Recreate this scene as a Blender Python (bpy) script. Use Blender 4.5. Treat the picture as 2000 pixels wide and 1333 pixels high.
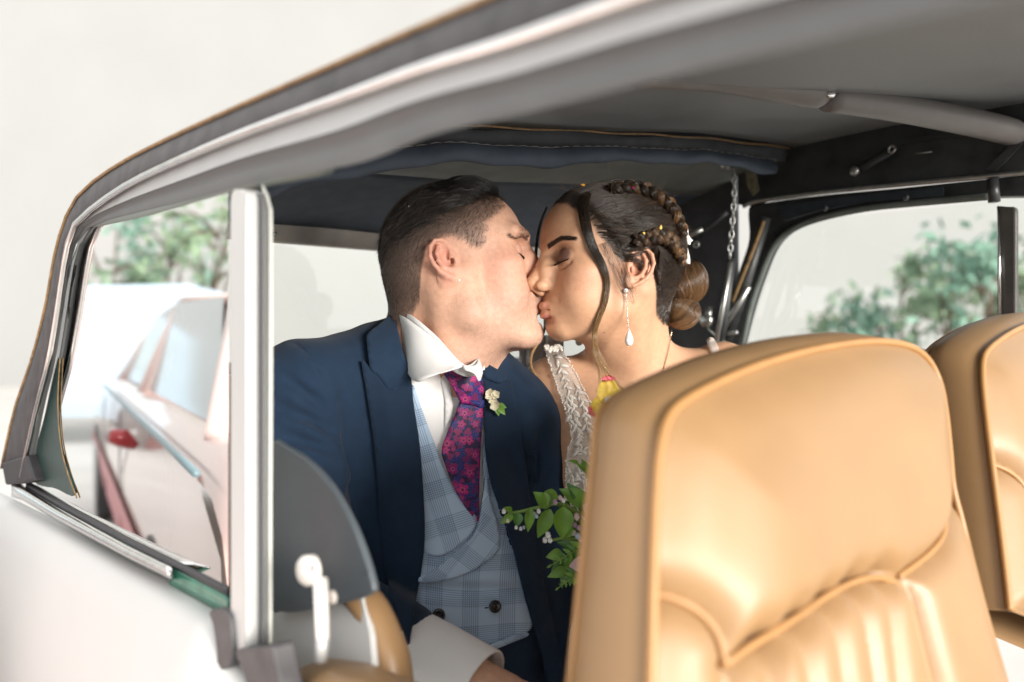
import bpy, bmesh, math, random
import numpy as np
from mathutils import Vector, Matrix
from mathutils.geometry import delaunay_2d_cdt

for o in list(bpy.data.objects):
    bpy.data.objects.remove(o)
SC = bpy.context.scene
COL = SC.collection
RNG = np.random.default_rng(7)
random.seed(7)

# ---------------------------------------------------------------- camera
FPX = 2000.0 * 30.0 / 36.0      # focal length in photograph pixels
CZ = 1.15                       # camera height
cam_d = bpy.data.cameras.new('camera')
cam_d.lens = 30.0
cam_d.sensor_width = 36.0
cam_d.clip_start = 0.02
cam_d.clip_end = 2000
cam_d.dof.use_dof = True
cam_d.dof.focus_distance = 1.13
cam_d.dof.aperture_fstop = 2.6
cam = bpy.data.objects.new('camera', cam_d)
cam.location = (0, 0, CZ)
cam.rotation_euler = (math.pi / 2, 0, 0)
COL.objects.link(cam)
SC.camera = cam

# ---------------------------------------------------------------- sky, sun, exposure
SUN_AZ = (0.61, -0.79)           # the sun stands ahead of the car, low
SUN_EL = 5.5
w = bpy.data.worlds.new('World')
SC.world = w
w.use_nodes = True
nt = w.node_tree
nt.nodes.clear()
wo = nt.nodes.new('ShaderNodeOutputWorld')
bg = nt.nodes.new('ShaderNodeBackground')
sky = nt.nodes.new('ShaderNodeTexSky')
sky.sky_type = 'NISHITA'
sky.sun_disc = False
sky.sun_elevation = math.radians(SUN_EL)
sky.sun_rotation = math.atan2(SUN_AZ[0], SUN_AZ[1])
sky.air_density = 1.0
sky.dust_density = 6.0
# thin bright overcast: the clear sky seen through an even white veil
veil = nt.nodes.new('ShaderNodeMix')
veil.data_type = 'RGBA'
veil.inputs[0].default_value = 0.94
veil.inputs[7].default_value = (4.0, 3.95, 3.87, 1)
nt.links.new(sky.outputs[0], veil.inputs[6])
nt.links.new(veil.outputs[2], bg.inputs[0])
bg.inputs[1].default_value = 0.115
nt.links.new(bg.outputs[0], wo.inputs[0])

sun_d = bpy.data.lights.new('sun', 'SUN')
sun_d.energy = 2.7
sun_d.angle = math.radians(28)
sun_d.color = (1.0, 0.95, 0.88)
sun = bpy.data.objects.new('sun', sun_d)
COL.objects.link(sun)
_h = Vector((SUN_AZ[0], SUN_AZ[1], 0)).normalized()
_d = Vector((_h.x * math.cos(math.radians(SUN_EL)), _h.y * math.cos(math.radians(SUN_EL)), math.sin(math.radians(SUN_EL))))
sun.rotation_euler = (-_d).to_track_quat('-Z', 'Y').to_euler()
sun.location = _d * 30

SC.view_settings.view_transform = 'Standard'
SC.view_settings.look = 'None'
SC.view_settings.exposure = 1.9
SC.view_settings.gamma = 1.0
SC.view_settings.use_curve_mapping = False
SC.cycles.use_denoising = True
SC.cycles.max_bounces = 8
SC.cycles.transparent_max_bounces = 16
SC.cycles.sample_clamp_indirect = 6.0
SC.cycles.caustics_reflective = False
SC.cycles.caustics_refractive = False

# ---------------------------------------------------------------- pixel and car axes
RV = np.array([-0.653, 0.757, 0.0])     # rearward along the car
CV = np.array([0.757, 0.653, 0.0])      # across the car, away from the near side
UP = np.array([0.0, 0.0, 1.0])
DN = 0.33                               # camera to the near side of the car

def W(px, py, Y):
    return np.array([(px - 1000.0) / FPX * Y, Y, CZ + (666.5 - py) / FPX * Y])

def proj(P):
    P = np.asarray(P, dtype=float)
    return np.stack([1000 + P[..., 0] / P[..., 1] * FPX, 666.5 - (P[..., 2] - CZ) / P[..., 1] * FPX], -1)

def pb(px, py, b):
    """the point where the line of sight meets the plane b metres inside the near side"""
    u = (px - 1000.0) / FPX
    return W(px, py, (DN + b) / (CV[0] * u + CV[1]))

def pa(px, py, a):
    """the same for a cross plane of the car, a metres rearward"""
    u = (px - 1000.0) / FPX
    return W(px, py, a / (RV[0] * u + RV[1]))

def car(a, b, z):
    """car coordinates: rearward, inward from the near side, height over the camera"""
    return a * RV + (DN + b) * CV + UP * (CZ + z)

# ---------------------------------------------------------------- linking helpers
def empty(name, loc, label=None, cat=None, group=None):
    o = bpy.data.objects.new(name, None)
    o.empty_display_size = 0.05
    o.location = loc
    COL.objects.link(o)
    if label: o['label'] = label
    if cat: o['category'] = cat
    if group: o['group'] = group
    return o

def link(name, me, mat=None, parent=None, smooth=True):
    o = bpy.data.objects.new(name, me)
    COL.objects.link(o)
    if mat is not None and not me.materials:
        me.materials.append(mat)
    if parent is not None:
        o.parent = parent
        q = parent
        M = Matrix.Identity(4)
        while q is not None:
            M = Matrix.LocRotScale(q.location, q.rotation_euler, q.scale) @ M
            q = q.parent
        if parent.get('_wrel', 1):
            o.location = M.inverted() @ Vector((0, 0, 0))
            o.rotation_euler = M.inverted().to_euler()
    if smooth and isinstance(me, bpy.types.Mesh):
        me.polygons.foreach_set('use_smooth', np.ones(len(me.polygons), dtype=bool))
    return o

def mesh(name, V, F, mat=None, parent=None, smooth=True):
    me = bpy.data.meshes.new(name)
    V = np.asarray(V, dtype=np.float32)
    if isinstance(F, np.ndarray):
        n, k = F.shape
        me.vertices.add(len(V)); me.vertices.foreach_set('co', V.ravel())
        me.loops.add(n * k); me.loops.foreach_set('vertex_index', F.ravel().astype(np.int32))
        me.polygons.add(n); me.polygons.foreach_set('loop_start', (np.arange(n) * k).astype(np.int32))
        me.update(calc_edges=True); me.validate()
    else:
        me.from_pydata([tuple(map(float, v)) for v in V], [], [tuple(int(i) for i in f) for f in F])
        me.update()
    return link(name, me, mat, parent, smooth)

def solid(o, t, off=-1.0, bevel=0.0):
    m = o.modifiers.new('solid', 'SOLIDIFY'); m.thickness = t; m.offset = off
    if bevel:
        b = o.modifiers.new('bevel', 'BEVEL'); b.width = bevel; b.segments = 2; b.limit_method = 'ANGLE'
    return o

def spline(pts, n, closed=False):
    """Catmull-Rom through pts, n samples evenly by length"""
    P = np.asarray(pts, dtype=float)
    if closed:
        Q = np.vstack([P[-1], P, P[0], P[1]])
    else:
        Q = np.vstack([2 * P[0] - P[1], P, 2 * P[-1] - P[-2]])
    out = []
    for i in range(1, len(Q) - 2):
        p0, p1, p2, p3 = Q[i - 1], Q[i], Q[i + 1], Q[i + 2]
        for t in np.linspace(0, 1, 14, endpoint=False):
            out.append(0.5 * ((2 * p1) + (-p0 + p2) * t + (2 * p0 - 5 * p1 + 4 * p2 - p3) * t * t + (-p0 + 3 * p1 - 3 * p2 + p3) * t ** 3))
    out.append(Q[-2])
    out = np.array(out)
    L = np.r_[0, np.cumsum(np.linalg.norm(np.diff(out, axis=0), axis=1))]
    s = np.linspace(0, L[-1], n, endpoint=not closed)
    return np.stack([np.interp(s, L, out[:, k]) for k in range(out.shape[1])], -1)

def tube_geo(P, R, seg=10, cap=True, flat=1.0, up=None):
    P = np.asarray(P, dtype=float)
    n = len(P)
    R = np.broadcast_to(np.asarray(R, dtype=float), (n,))
    T = np.gradient(P, axis=0)
    T /= np.linalg.norm(T, axis=1)[:, None] + 1e-12
    N = np.zeros_like(P)
    a = np.array(up if up is not None else [0.3, 0.2, 0.93], dtype=float)
    v = a - T[0] * a.dot(T[0])
    if np.linalg.norm(v) < 1e-3:
        v = np.cross(T[0], [1, 0, 0])
    for i in range(n):
        v = v - T[i] * v.dot(T[i]); v /= np.linalg.norm(v) + 1e-12
        N[i] = v
    B = np.cross(T, N)
    th = np.linspace(0, 2 * math.pi, seg, endpoint=False)
    V = (P[:, None, :] + R[:, None, None] * (np.cos(th)[None, :, None] * N[:, None, :] * flat + np.sin(th)[None, :, None] * B[:, None, :])).reshape(-1, 3)
    F = []
    for i in range(n - 1):
        for j in range(seg):
            k = (j + 1) % seg
            F.append((i * seg + j, i * seg + k, (i + 1) * seg + k, (i + 1) * seg + j))
    if cap:
        F.append(tuple(range(seg - 1, -1, -1)))
        F.append(tuple((n - 1) * seg + j for j in range(seg)))
    return V, F

def tube(name, P, R, mat, parent=None, seg=10, flat=1.0, up=None, cap=True):
    V, F = tube_geo(P, R, seg, cap, flat, up)
    return mesh(name, V, F, mat, parent)

def join_geo(parts):
    V, F, k = [], [], 0
    for v, f in parts:
        V.append(np.asarray(v, dtype=float)); F += [tuple(i + k for i in q) for q in f]; k += len(v)
    return np.vstack(V), F

def loft(name, cols, mat, parent=None, thick=0.0, off=1.0):
    """cols: list of equally long polylines (N,3); a sheet running through them"""
    C = np.array(cols)
    m, n, _ = C.shape
    V = C.reshape(-1, 3)
    F = [(i * n + j, i * n + j + 1, (i + 1) * n + j + 1, (i + 1) * n + j) for i in range(m - 1) for j in range(n - 1)]
    o = mesh(name, V, F, mat, parent)
    if thick:
        solid(o, thick, off)
    return o

def box_geo(c, ex, ey, ez):
    c, ex, ey, ez = map(np.asarray, (c, ex, ey, ez))
    V = [c + sx * ex + sy * ey + sz * ez for sx in (-1, 1) for sy in (-1, 1) for sz in (-1, 1)]
    F = [(0, 1, 3, 2), (4, 6, 7, 5), (0, 4, 5, 1), (2, 3, 7, 6), (0, 2, 6, 4), (1, 5, 7, 3)]
    return V, F

def box(name, c, ex, ey, ez, mat, parent=None, bevel=0.004):
    V, F = box_geo(c, ex, ey, ez)
    o = mesh(name, V, F, mat, parent, smooth=False)
    if bevel:
        b = o.modifiers.new('bevel', 'BEVEL'); b.width = bevel; b.segments = 3
        o.data.polygons.foreach_set('use_smooth', np.ones(6, dtype=bool))
    return o

def cdt(poly, step=None, extra=None):
    """triangulate a closed 2-D outline, with inner points every step"""
    poly = np.asarray(poly, dtype=float)
    pts = [Vector(p) for p in poly]
    n = len(pts)
    edges = [(i, (i + 1) % n) for i in range(n)]
    if step:
        lo, hi = poly.min(0), poly.max(0)
        gx, gy = np.meshgrid(np.arange(lo[0], hi[0], step), np.arange(lo[1], hi[1], step * 0.87))
        gx = gx + (np.arange(gx.shape[0]) % 2)[:, None] * step * 0.5
        G = np.stack([gx.ravel(), gy.ravel()], -1)
        G = G[inside(G, poly)]
        dmin = np.full(len(G), 1e9)
        for i in range(n):
            dmin = np.minimum(dmin, seg_d2(G, poly[i], poly[(i + 1) % n]))
        G = G[dmin > (0.45 * step) ** 2]
        if extra is not None:
            extra = np.asarray(extra, float); extra = extra[inside(extra, poly)]
            keep = np.ones(len(G), bool)
            for e in extra: keep &= ((G - e) ** 2).sum(1) > (0.42 * step) ** 2
            G = np.vstack([G[keep], extra])
        pts += [Vector(p) for p in G]
    V, E, F, *_ = delaunay_2d_cdt(pts, edges, [list(range(n))], 1, 1e-6)
    return np.array([tuple(v) for v in V]), [tuple(f) for f in F]

def seg_d2(G, a, b):
    ab = b - a
    t = np.clip(((G - a) @ ab) / (ab @ ab + 1e-12), 0, 1)
    q = a + t[:, None] * ab - G
    return (q ** 2).sum(1)

def inside(G, poly):
    x, y = G[:, 0], G[:, 1]
    c = np.zeros(len(G), dtype=bool)
    n = len(poly)
    j = n - 1
    for i in range(n):
        xi, yi = poly[i]; xj, yj = poly[j]
        if yi != yj:
            c ^= ((yi > y) != (yj > y)) & (x < (xj - xi) * (y - yi) / (yj - yi) + xi)
        j = i
    return c

def plate(name, poly, fn, mat, parent=None, thick=0.01, off=-1.0, step=None, bevel=0.0, smooth=False):
    """a flat outline in photograph pixels, put on a surface fn(px, py) -> point, with real thickness"""
    V2, F = cdt(poly, step)
    V = np.array([fn(p[0], p[1]) for p in V2])
    o = mesh(name, V, F, mat, parent, smooth=smooth)
    # faces look at the camera
    me = o.data
    me.update()
    if len(me.polygons) and sum((Vector((0, 0, CZ)) - p.center).dot(p.normal) for p in me.polygons) < 0:
        me.flip_normals()
    return solid(o, thick, off, bevel)

# ---------------------------------------------------------------- distance fields
def smin(a, b, k):
    if k <= 0:
        return np.minimum(a, b)
    h = np.maximum(k - np.abs(a - b), 0) / k
    return np.minimum(a, b) - h * h * k * 0.25

def smax(a, b, k):
    return -smin(-a, -b, k)

class Field:
    def __init__(s, axes, margin=0.03):
        s.ax = [np.asarray(a, dtype=np.float32) for a in axes]
        s.d = np.full([len(a) for a in s.ax], 0.06, dtype=np.float32)
        s.m = margin
    def sl(s, lo, hi):
        out = []
        for k in range(3):
            i = np.searchsorted(s.ax[k], lo[k]); j = np.searchsorted(s.ax[k], hi[k])
            out.append(slice(i, j))
        return tuple(out)
    def pts(s, sl):
        return s.ax[0][sl[0]][:, None, None], s.ax[1][sl[1]][None, :, None], s.ax[2][sl[2]][None, None, :]
    def op(s, lo, hi, fn, k, sub):
        sl = s.sl(lo, hi)
        if any(q.stop <= q.start for q in sl): return
        d = fn(*s.pts(sl)).astype(np.float32)
        s.d[sl] = smax(s.d[sl], -d, k) if sub else smin(s.d[sl], d, k)
    def ell(s, c, r, A=None, k=0.0, sub=False):
        c = np.asarray(c, float); r = np.asarray(r, float)
        A = np.eye(3) if A is None else np.asarray(A, float)   # rows: axes
        ext = np.sqrt(((A * r[:, None]) ** 2).sum(0)) + k + (0.004 if sub else s.m)
        def fn(X, Y, Z):
            x, y, z = X - c[0], Y - c[1], Z - c[2]
            q = [(x * A[i, 0] + y * A[i, 1] + z * A[i, 2]) / r[i] for i in range(3)]
            k0 = np.sqrt(q[0] ** 2 + q[1] ** 2 + q[2] ** 2)
            k1 = np.sqrt((q[0] / r[0]) ** 2 + (q[1] / r[1]) ** 2 + (q[2] / r[2]) ** 2) + 1e-9
            return k0 * (k0 - 1) / k1
        s.op(c - ext, c + ext, fn, k, sub)
    def cap(s, a, b, r1, r2=None, k=0.0, sub=False):
        a = np.asarray(a, float); b = np.asarray(b, float)
        r2 = r1 if r2 is None else r2
        ab = b - a; L2 = ab @ ab + 1e-12
        e = max(r1, r2) + k + (0.004 if sub else s.m)
        def fn(X, Y, Z):
            x, y, z = X - a[0], Y - a[1], Z - a[2]
            h = np.clip((x * ab[0] + y * ab[1] + z * ab[2]) / L2, 0, 1)
            return np.sqrt((x - h * ab[0]) ** 2 + (y - h * ab[1]) ** 2 + (z - h * ab[2]) ** 2) - (r1 + (r2 - r1) * h)
        s.op(np.minimum(a, b) - e, np.maximum(a, b) + e, fn, k, sub)
    def chain(s, P, R, k=0.0, sub=False):
        R = np.broadcast_to(np.asarray(R, float), (len(P),))
        for i in range(len(P) - 1):
            s.cap(P[i], P[i + 1], R[i], R[i + 1], k, sub)
    def sample(s, P):
        P = np.asarray(P, float)
        idx, fr = [], []
        for k in range(3):
            a = s.ax[k]
            i = np.clip(np.searchsorted(a, P[:, k]) - 1, 0, len(a) - 2)
            idx.append(i); fr.append(np.clip((P[:, k] - a[i]) / (a[i + 1] - a[i]), 0, 1))
        v = 0
        for cx in (0, 1):
            for cy in (0, 1):
                for cz in (0, 1):
                    wgt = (fr[0] if cx else 1 - fr[0]) * (fr[1] if cy else 1 - fr[1]) * (fr[2] if cz else 1 - fr[2])
                    v = v + wgt * s.d[idx[0] + cx, idx[1] + cy, idx[2] + cz]
        return v
    def grad(s, P, h=0.004):
        P = np.asarray(P, float)
        g = np.stack([s.sample(P + np.eye(3)[k] * h) - s.sample(P - np.eye(3)[k] * h) for k in range(3)], -1)
        return g / (np.linalg.norm(g, axis=1)[:, None] + 1e-9)
    def snap(s, P, off, it=3):
        P = np.array(P, float)
        for _ in range(it):
            P = P - s.grad(P) * (s.sample(P) - off)[:, None]
        return P
    def hit(s, px, y0, y1, off=0.0, step=0.003):
        """first point along each line of sight where the field falls to off"""
        px = np.asarray(px, float)
        D = np.stack([(px[:, 0] - 1000) / FPX, np.ones(len(px)), (666.5 - px[:, 1]) / FPX], -1)
        O = np.array([0, 0, CZ])
        ys = np.arange(y0, y1, step)
        res = np.full(len(px), np.nan)
        prev = s.sample(O + D * ys[0]) - off
        for y in ys[1:]:
            cur = s.sample(O + D * y) - off
            m = np.isnan(res) & (prev > 0) & (cur <= 0)
            res[m] = y - step * (0 - cur[m]) / (prev[m] - cur[m] + 1e-12)
            prev = cur
        return O + D * res[:, None], ~np.isnan(res)
    def nets(s, d=None):
        d = s.d if d is None else d
        S = d < 0
        n = np.array(d.shape)
        cnt = np.zeros(n - 1, dtype=np.int8)
        for c in np.ndindex(2, 2, 2):
            cnt += S[c[0]:n[0] - 1 + c[0], c[1]:n[1] - 1 + c[1], c[2]:n[2] - 1 + c[2]]
        act = (cnt > 0) & (cnt < 8)
        I = np.argwhere(act)
        vid = np.full(act.shape, -1, dtype=np.int32)
        vid[act] = np.arange(len(I))
        acc = np.zeros((len(I), 3)); num = np.zeros(len(I))
        corners = list(np.ndindex(2, 2, 2))
        val = {c: d[I[:, 0] + c[0], I[:, 1] + c[1], I[:, 2] + c[2]] for c in corners}
        for a in corners:
            for k in range(3):
                if a[k] == 0:
                    b = tuple(1 if j == k else a[j] for j in range(3))
                    m = (val[a] < 0) != (val[b] < 0)
                    t = val[a][m] / (val[a][m] - val[b][m])
                    p = np.tile(np.array(a, float), (m.sum(), 1)); p[:, k] = t
                    acc[m] += p; num[m] += 1
        V = I + acc / num[:, None]
        V = np.stack([np.interp(V[:, k], np.arange(n[k]), s.ax[k]) for k in range(3)], -1)
        Fs = []
        for k in range(3):
            u, v = (k + 1) % 3, (k + 2) % 3
            sl0 = [slice(1, -1)] * 3; sl0[k] = slice(0, -1)
            sl1 = [slice(1, -1)] * 3; sl1[k] = slice(1, None)
            A, B = S[tuple(sl0)], S[tuple(sl1)]
            for flag in (True, False):
                m = (A & ~B) if flag else (~A & B)
                J = np.argwhere(m)
                if not len(J): continue
                base = J + 1; base[:, k] -= 1
                def cell(du, dv):
                    c = base.copy(); c[:, u] += du; c[:, v] += dv
                    return vid[c[:, 0], c[:, 1], c[:, 2]]
                q = np.stack([cell(-1, -1), cell(0, -1), cell(0, 0), cell(-1, 0)], -1)
                Fs.append(q if flag else q[:, ::-1])
        F = np.vstack(Fs)
        F = F[(F >= 0).all(1)]
        return V, F

def axis(lo, hi, flo, fhi, fine, coarse):
    a = []
    if lo < flo: a.append(np.arange(lo, flo, coarse))
    a.append(np.arange(flo, fhi, fine))
    if hi > fhi: a.append(np.arange(fhi, hi, coarse))
    return np.concatenate(a)

def smooth_mesh(V, F, it=1, lam=0.5):
    E = np.vstack([F[:, [0, 1]], F[:, [1, 2]], F[:, [2, 3]], F[:, [3, 0]]])
    for _ in range(it):
        S = np.zeros_like(V); c = np.zeros(len(V))
        for k in range(3):
            S[:, k] = np.bincount(E[:, 0], V[E[:, 1], k], len(V)) + np.bincount(E[:, 1], V[E[:, 0], k], len(V))
        c = np.bincount(E[:, 0], minlength=len(V)) + np.bincount(E[:, 1], minlength=len(V))
        V = V + lam * (S / np.maximum(c, 1)[:, None] - V)
    return V

# ---------------------------------------------------------------- materials
def mat(name, col, rough=0.6, metal=0.0, spec=0.5, noise=0.0, scale=40.0, bump=0.0, bscale=200.0, sheen=0.0, coat=0.0, sss=0.0, trans=0.0, vcol=None, detail=6.0, rvar=0.0):
    m = bpy.data.materials.new(name)
    m.use_nodes = True
    t = m.node_tree
    b = t.nodes['Principled BSDF']
    b.inputs['Base Color'].default_value = (*col, 1)
    b.inputs['Roughness'].default_value = rough
    b.inputs['Metallic'].default_value = metal
    b.inputs['Specular IOR Level'].default_value = spec
    b.inputs['Sheen Weight'].default_value = sheen
    b.inputs['Coat Weight'].default_value = coat
    b.inputs['Transmission Weight'].default_value = trans
    if sss:
        b.inputs['Subsurface Weight'].default_value = sss
        b.inputs['Subsurface Radius'].default_value = (1.0, 0.35, 0.2)
        b.inputs['Subsurface Scale'].default_value = 0.006
    tc = t.nodes.new('ShaderNodeTexCoord')
    src = None
    if vcol:
        at = t.nodes.new('ShaderNodeAttribute'); at.attribute_name = vcol
        src = at.outputs['Color']
    if noise:
        n = t.nodes.new('ShaderNodeTexNoise')
        n.inputs['Scale'].default_value = scale; n.inputs['Detail'].default_value = detail
        t.links.new(tc.outputs['Object'], n.inputs['Vector'])
        mx = t.nodes.new('ShaderNodeMix'); mx.data_type = 'RGBA'; mx.blend_type = 'MULTIPLY'
        mx.inputs[0].default_value = 1.0
        mr = t.nodes.new('ShaderNodeMapRange')
        mr.inputs[1].default_value = 0.25; mr.inputs[2].default_value = 0.75
        mr.inputs[3].default_value = 1 - noise; mr.inputs[4].default_value = 1 + noise
        t.links.new(n.outputs[0], mr.inputs[0])
        t.links.new(mr.outputs[0], mx.inputs[7])
        if src is not None: t.links.new(src, mx.inputs[6])
        else: mx.inputs[6].default_value = (*col, 1)
        src = mx.outputs[2]
        if rvar:
            m2 = t.nodes.new('ShaderNodeMapRange')
            m2.inputs[1].default_value = 0.25; m2.inputs[2].default_value = 0.75
            m2.inputs[3].default_value = rough - rvar; m2.inputs[4].default_value = rough + rvar
            t.links.new(n.outputs[0], m2.inputs[0]); t.links.new(m2.outputs[0], b.inputs['Roughness'])
    if src is not None:
        t.links.new(src, b.inputs['Base Color'])
    if bump:
        n2 = t.nodes.new('ShaderNodeTexNoise')
        n2.inputs['Scale'].default_value = bscale; n2.inputs['Detail'].default_value = 4
        t.links.new(tc.outputs['Object'], n2.inputs['Vector'])
        bp = t.nodes.new('ShaderNodeBump')
        bp.inputs['Strength'].default_value = bump; bp.inputs['Distance'].default_value = 0.002
        t.links.new(n2.outputs[0], bp.inputs['Height'])
        t.links.new(bp.outputs[0], b.inputs['Normal'])
    return m

def col_attr(o, C, name='Col'):
    a = o.data.attributes.new(name, 'FLOAT_COLOR', 'POINT')
    a.data.foreach_set('color', np.c_[C, np.ones(len(C))].astype(np.float32).ravel())

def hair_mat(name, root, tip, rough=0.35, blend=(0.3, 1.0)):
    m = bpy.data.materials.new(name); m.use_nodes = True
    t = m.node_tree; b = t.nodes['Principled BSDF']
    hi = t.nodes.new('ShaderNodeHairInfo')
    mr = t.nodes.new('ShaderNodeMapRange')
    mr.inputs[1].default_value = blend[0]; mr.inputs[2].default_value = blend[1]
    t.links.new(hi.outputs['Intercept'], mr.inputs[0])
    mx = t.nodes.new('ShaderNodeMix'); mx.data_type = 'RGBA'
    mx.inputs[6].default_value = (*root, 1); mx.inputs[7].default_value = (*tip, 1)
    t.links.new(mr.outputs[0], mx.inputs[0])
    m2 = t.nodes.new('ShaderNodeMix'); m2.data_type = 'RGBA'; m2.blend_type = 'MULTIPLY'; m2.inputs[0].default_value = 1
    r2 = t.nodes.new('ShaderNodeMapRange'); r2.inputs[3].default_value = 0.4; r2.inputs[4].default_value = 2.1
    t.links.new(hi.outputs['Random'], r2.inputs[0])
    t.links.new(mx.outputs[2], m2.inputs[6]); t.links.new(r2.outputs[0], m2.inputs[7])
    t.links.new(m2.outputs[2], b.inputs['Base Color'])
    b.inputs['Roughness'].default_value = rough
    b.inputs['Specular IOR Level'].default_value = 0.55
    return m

def hair(name, strands, r0, r1, m, parent=None):
    cu = bpy.data.hair_curves.new(name)
    sizes = [len(s) for s in strands]
    cu.add_curves(sizes)
    P = np.vstack(strands).astype(np.float32)
    cu.attributes['position'].data.foreach_set('vector', P.ravel())
    R = np.concatenate([np.linspace(r0, r1, n) for n in sizes]).astype(np.float32)
    ra = cu.attributes.get('radius') or cu.attributes.new('radius', 'FLOAT', 'POINT')
    ra.data.foreach_set('value', R)
    cu.materials.append(m)
    return link(name, cu, None, parent, smooth=False)

def clump(A, K, amt=0.75, seed=3):
    """draw hairs (N, m, 3) together into K locks"""
    rg = np.random.default_rng(seed)
    g = rg.choice(len(A), K, replace=False)
    root = A[:, 0]
    best = np.zeros(len(A), int); bd = np.full(len(A), 1e9)
    for j in g:
        d = ((root - root[j]) ** 2).sum(1)
        m = d < bd; bd[m] = d[m]; best[m] = j
    t = np.linspace(0, 1, A.shape[1])[None, :, None]
    tgt = A[best] + (root - root[best])[:, None, :] * (1 - 0.85 * t)
    return A + (tgt - A) * (amt * t ** 0.8)

def lerp(a, b, t): return a + (b - a) * t
def sstep(a, b, x):
    t = np.clip((x - a) / (b - a), 0, 1); return t * t * (3 - 2 * t)
# ================================================================ the car
white_p = mat('white_car_paint', (0.56, 0.565, 0.56), rough=0.5, spec=0.35, coat=0.0, noise=0.02, scale=6)
satin = mat('satin_aluminium', (0.42, 0.425, 0.43), rough=0.4, metal=0.3, noise=0.08, scale=30, rvar=0.1)
chrome = mat('chrome', (0.72, 0.72, 0.71), rough=0.16, metal=1.0, noise=0.06, scale=60, rvar=0.06)
rubber = mat('black_rubber', (0.022, 0.021, 0.024), rough=0.5, noise=0.3, scale=50, bump=0.2, bscale=300)
rubber_g = mat('worn_dark_trim', (0.06, 0.058, 0.062), rough=0.55, noise=0.35, scale=40)
tan_tr = mat('tan_edge_cord', (0.27, 0.17, 0.085), rough=0.7, noise=0.35, scale=90, bump=0.4, bscale=400)
liner = mat('grey_headliner_vinyl', (0.20, 0.22, 0.232), rough=0.5, spec=0.4, noise=0.12, scale=12, bump=0.25, bscale=500, rvar=0.08)
cloth_d = mat('dark_hood_cloth', (0.055, 0.06, 0.068), rough=0.8, noise=0.25, scale=30, bump=0.4, bscale=900)
cloth_n = mat('navy_hood_cloth', (0.055, 0.072, 0.10), rough=0.8, noise=0.2, scale=30, bump=0.4, bscale=900)
cloth_g = mat('grey_green_hood_cloth', (0.17, 0.19, 0.185), rough=0.75, noise=0.15, scale=20, bump=0.3, bscale=900)
black_s = mat('black_painted_steel', (0.028, 0.031, 0.033), rough=0.45, noise=0.4, scale=35, bump=0.2, bscale=120, rvar=0.12)
steel = mat('bare_worn_steel', (0.42, 0.43, 0.42), rough=0.35, metal=0.9, noise=0.25, scale=80)
beige_t = mat('taupe_window_trim', (0.38, 0.35, 0.32), rough=0.55, noise=0.15, scale=30)
green_gl = mat('green_glass_edge', (0.05, 0.20, 0.14), rough=0.2, spec=0.6, noise=0.3, scale=40)
dkgreen = mat('dark_green_seal', (0.016, 0.045, 0.040), rough=0.4, noise=0.3, scale=60)
grey_v = mat('slate_vinyl', (0.065, 0.08, 0.092), rough=0.42, noise=0.12, scale=14, bump=0.2, bscale=500)
white_pl = mat('ivory_plastic', (0.72, 0.70, 0.66), rough=0.35)
brownwd = mat('worn_ochre_wood', (0.20, 0.125, 0.05), rough=0.6, noise=0.5, scale=90)

def leather_mat():
    m = mat('tan_leather', (0.295, 0.177, 0.084), rough=0.43, spec=0.5, noise=0.06, scale=14, rvar=0.06)
    t = m.node_tree; b = t.nodes['Principled BSDF']; N = t.nodes.new
    tc = N('ShaderNodeTexCoord')
    v = N('ShaderNodeTexVoronoi'); v.inputs['Scale'].default_value = 520; v.feature = 'DISTANCE_TO_EDGE'
    t.links.new(tc.outputs['Object'], v.inputs['Vector'])
    n = N('ShaderNodeTexNoise'); n.inputs['Scale'].default_value = 35; n.inputs['Detail'].default_value = 5
    t.links.new(tc.outputs['Object'], n.inputs['Vector'])
    b1 = N('ShaderNodeBump'); b1.inputs['Strength'].default_value = 0.10; b1.inputs['Distance'].default_value = 0.001
    b2 = N('ShaderNodeBump'); b2.inputs['Strength'].default_value = 0.06; b2.inputs['Distance'].default_value = 0.004
    t.links.new(v.outputs['Distance'], b1.inputs['Height']); t.links.new(n.outputs[0], b2.inputs['Height'])
    t.links.new(b1.outputs[0], b2.inputs['Normal']); t.links.new(b2.outputs[0], b.inputs['Normal'])
    return m
leather = leather_mat()
leather_p = mat('tan_piping', (0.36, 0.19, 0.07), rough=0.4, noise=0.1, scale=30)

def glass_mat(name, refl, tintc):
    m = bpy.data.materials.new(name); m.use_nodes = True
    t = m.node_tree; t.nodes.clear(); N = t.nodes.new
    o = N('ShaderNodeOutputMaterial'); tr = N('ShaderNodeBsdfTransparent'); gl = N('ShaderNodeBsdfGlossy'); mx = N('ShaderNodeMixShader')
    tr.inputs[0].default_value = (*tintc, 1); gl.inputs['Roughness'].default_value = 0.02; gl.inputs[0].default_value = (1, 1, 1, 1)
    fr = N('ShaderNodeFresnel'); fr.inputs[0].default_value = 1.5
    mr = N('ShaderNodeMapRange'); mr.inputs[3].default_value = refl; mr.inputs[4].default_value = 1.0
    t.links.new(fr.outputs[0], mr.inputs[0]); t.links.new(mr.outputs[0], mx.inputs[0])
    t.links.new(tr.outputs[0], mx.inputs[1]); t.links.new(gl.outputs[0], mx.inputs[2]); t.links.new(mx.outputs[0], o.inputs[0])
    return m
glass_q = glass_mat('coated_window_glass', 0.5, (0.9, 0.97, 0.94))
glass_c = glass_mat('clear_window_glass', 0.02, (0.95, 0.98, 0.96))

BF = 1.17
vcar = empty('vintage_car', car(0.4, 0.6, -CZ), 'white vintage car with dark folding soft top and tan leather seats', 'car')

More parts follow.
